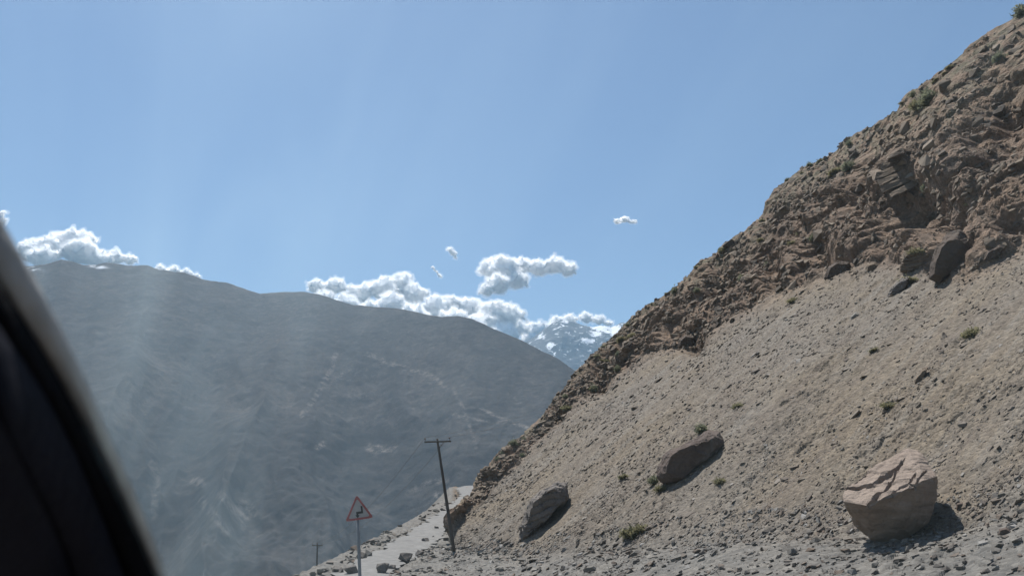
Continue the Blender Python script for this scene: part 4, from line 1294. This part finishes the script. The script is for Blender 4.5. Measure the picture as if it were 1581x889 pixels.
# the dusty windscreen the pillar holds: a 5 mm pane of dust, its density shaped to give the glare veil
def vdir(px, py, d):
    x, y, z = direction(px, py)
    return Vector((float(x) * d, float(y) * d, float(z) * d))
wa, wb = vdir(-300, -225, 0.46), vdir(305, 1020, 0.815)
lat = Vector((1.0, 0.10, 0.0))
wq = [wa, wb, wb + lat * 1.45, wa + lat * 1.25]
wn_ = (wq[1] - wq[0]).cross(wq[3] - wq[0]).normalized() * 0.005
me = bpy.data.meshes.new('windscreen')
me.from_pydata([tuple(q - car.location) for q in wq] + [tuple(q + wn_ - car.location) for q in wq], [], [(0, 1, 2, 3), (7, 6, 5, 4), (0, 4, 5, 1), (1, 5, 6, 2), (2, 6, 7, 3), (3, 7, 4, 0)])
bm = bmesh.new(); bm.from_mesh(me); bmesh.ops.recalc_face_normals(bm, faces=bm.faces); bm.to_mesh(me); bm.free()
sgl = Nodes('dusty_windscreen_glare'); sgl.t.nodes.remove(sgl.bsdf)
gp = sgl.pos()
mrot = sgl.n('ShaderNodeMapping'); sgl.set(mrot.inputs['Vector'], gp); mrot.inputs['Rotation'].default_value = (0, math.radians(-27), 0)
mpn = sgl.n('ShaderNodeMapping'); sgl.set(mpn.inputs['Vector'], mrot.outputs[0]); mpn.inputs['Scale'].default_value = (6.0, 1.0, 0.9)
d1 = sgl.maprange(sgl.noise(mpn.outputs[0], 1.6, 5, 0.55, 0.8), 0.40, 0.75, 0.0, 1.0)  # diagonal streaks in the density, for smudges and shafts of glare
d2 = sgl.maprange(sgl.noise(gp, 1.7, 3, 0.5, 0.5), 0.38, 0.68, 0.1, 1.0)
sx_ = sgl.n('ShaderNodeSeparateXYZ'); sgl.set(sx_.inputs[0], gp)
veil_side = sgl.maprange(sgl.math('ADD', sgl.math('ADD', sx_.outputs[0], sgl.math('MULTIPLY', sx_.outputs[2], -0.30)), sgl.math('MULTIPLY', sgl.noise(gp, 3.0, 3, 0.5), 0.22)), 0.22, -0.02, 0.35, 1.0)   # dust weighted to the unwiped pillar side to put the milky glare there
d1 = sgl.math('MULTIPLY', sgl.math('ADD', d1, 0.18), veil_side)
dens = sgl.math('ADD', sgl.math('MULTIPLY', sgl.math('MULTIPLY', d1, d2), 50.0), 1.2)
pv = sgl.n('ShaderNodeVolumePrincipled'); pv.inputs['Color'].default_value = (0.74, 0.92, 0.97, 1); pv.inputs['Anisotropy'].default_value = 0.55  # scatter colour tinted teal to give the veil its tone
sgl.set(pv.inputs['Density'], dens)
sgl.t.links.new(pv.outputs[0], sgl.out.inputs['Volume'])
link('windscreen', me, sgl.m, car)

# ------------------------------------------------------------------ haze over the valley
bm = bmesh.new(); bmesh.ops.create_cube(bm, size=1.0)
top = max(float(pp[:, 2].max()), float(mp_[:, 2].max())) + 20
lo_ = min(float(GZ.min()), float(mp_[:, 2].min()), float(pp[:, 2].min()), float(PF[:, 2].min())) - 1.0
x0, x1, y0, y1 = -7400, 7400, -230, 13200
for v in bm.verts:
    v.co = Vector((lerp(x0, x1, v.co.x + .5), lerp(y0, y1, v.co.y + .5), lerp(lo_, top, v.co.z + .5)))
me = bpy.data.meshes.new('haze'); bm.to_mesh(me); bm.free()
hm = bpy.data.materials.new('valley_haze'); hm.use_nodes = True
hm.node_tree.nodes.clear()
ho = hm.node_tree.nodes.new('ShaderNodeOutputMaterial')
hv = hm.node_tree.nodes.new('ShaderNodeVolumePrincipled')
hv.inputs['Color'].default_value = (0.42, 0.72, 1.0, 1)
hv.inputs['Density'].default_value = 3.0e-5
hv.inputs['Anisotropy'].default_value = 0.3
hm.node_tree.links.new(hv.outputs[0], ho.inputs['Volume'])
haze = tag(link('haze', me, hm), kind='stuff')
print('tris', sum(len(o.data.loop_triangles) or len(o.data.polygons) * 2 for o in COL.objects if o.type == 'MESH' and o.name in ('hillside', 'mountain', 'snow_peak', 'scree_stones', 'verge_gravel', 'bank_rubble')))
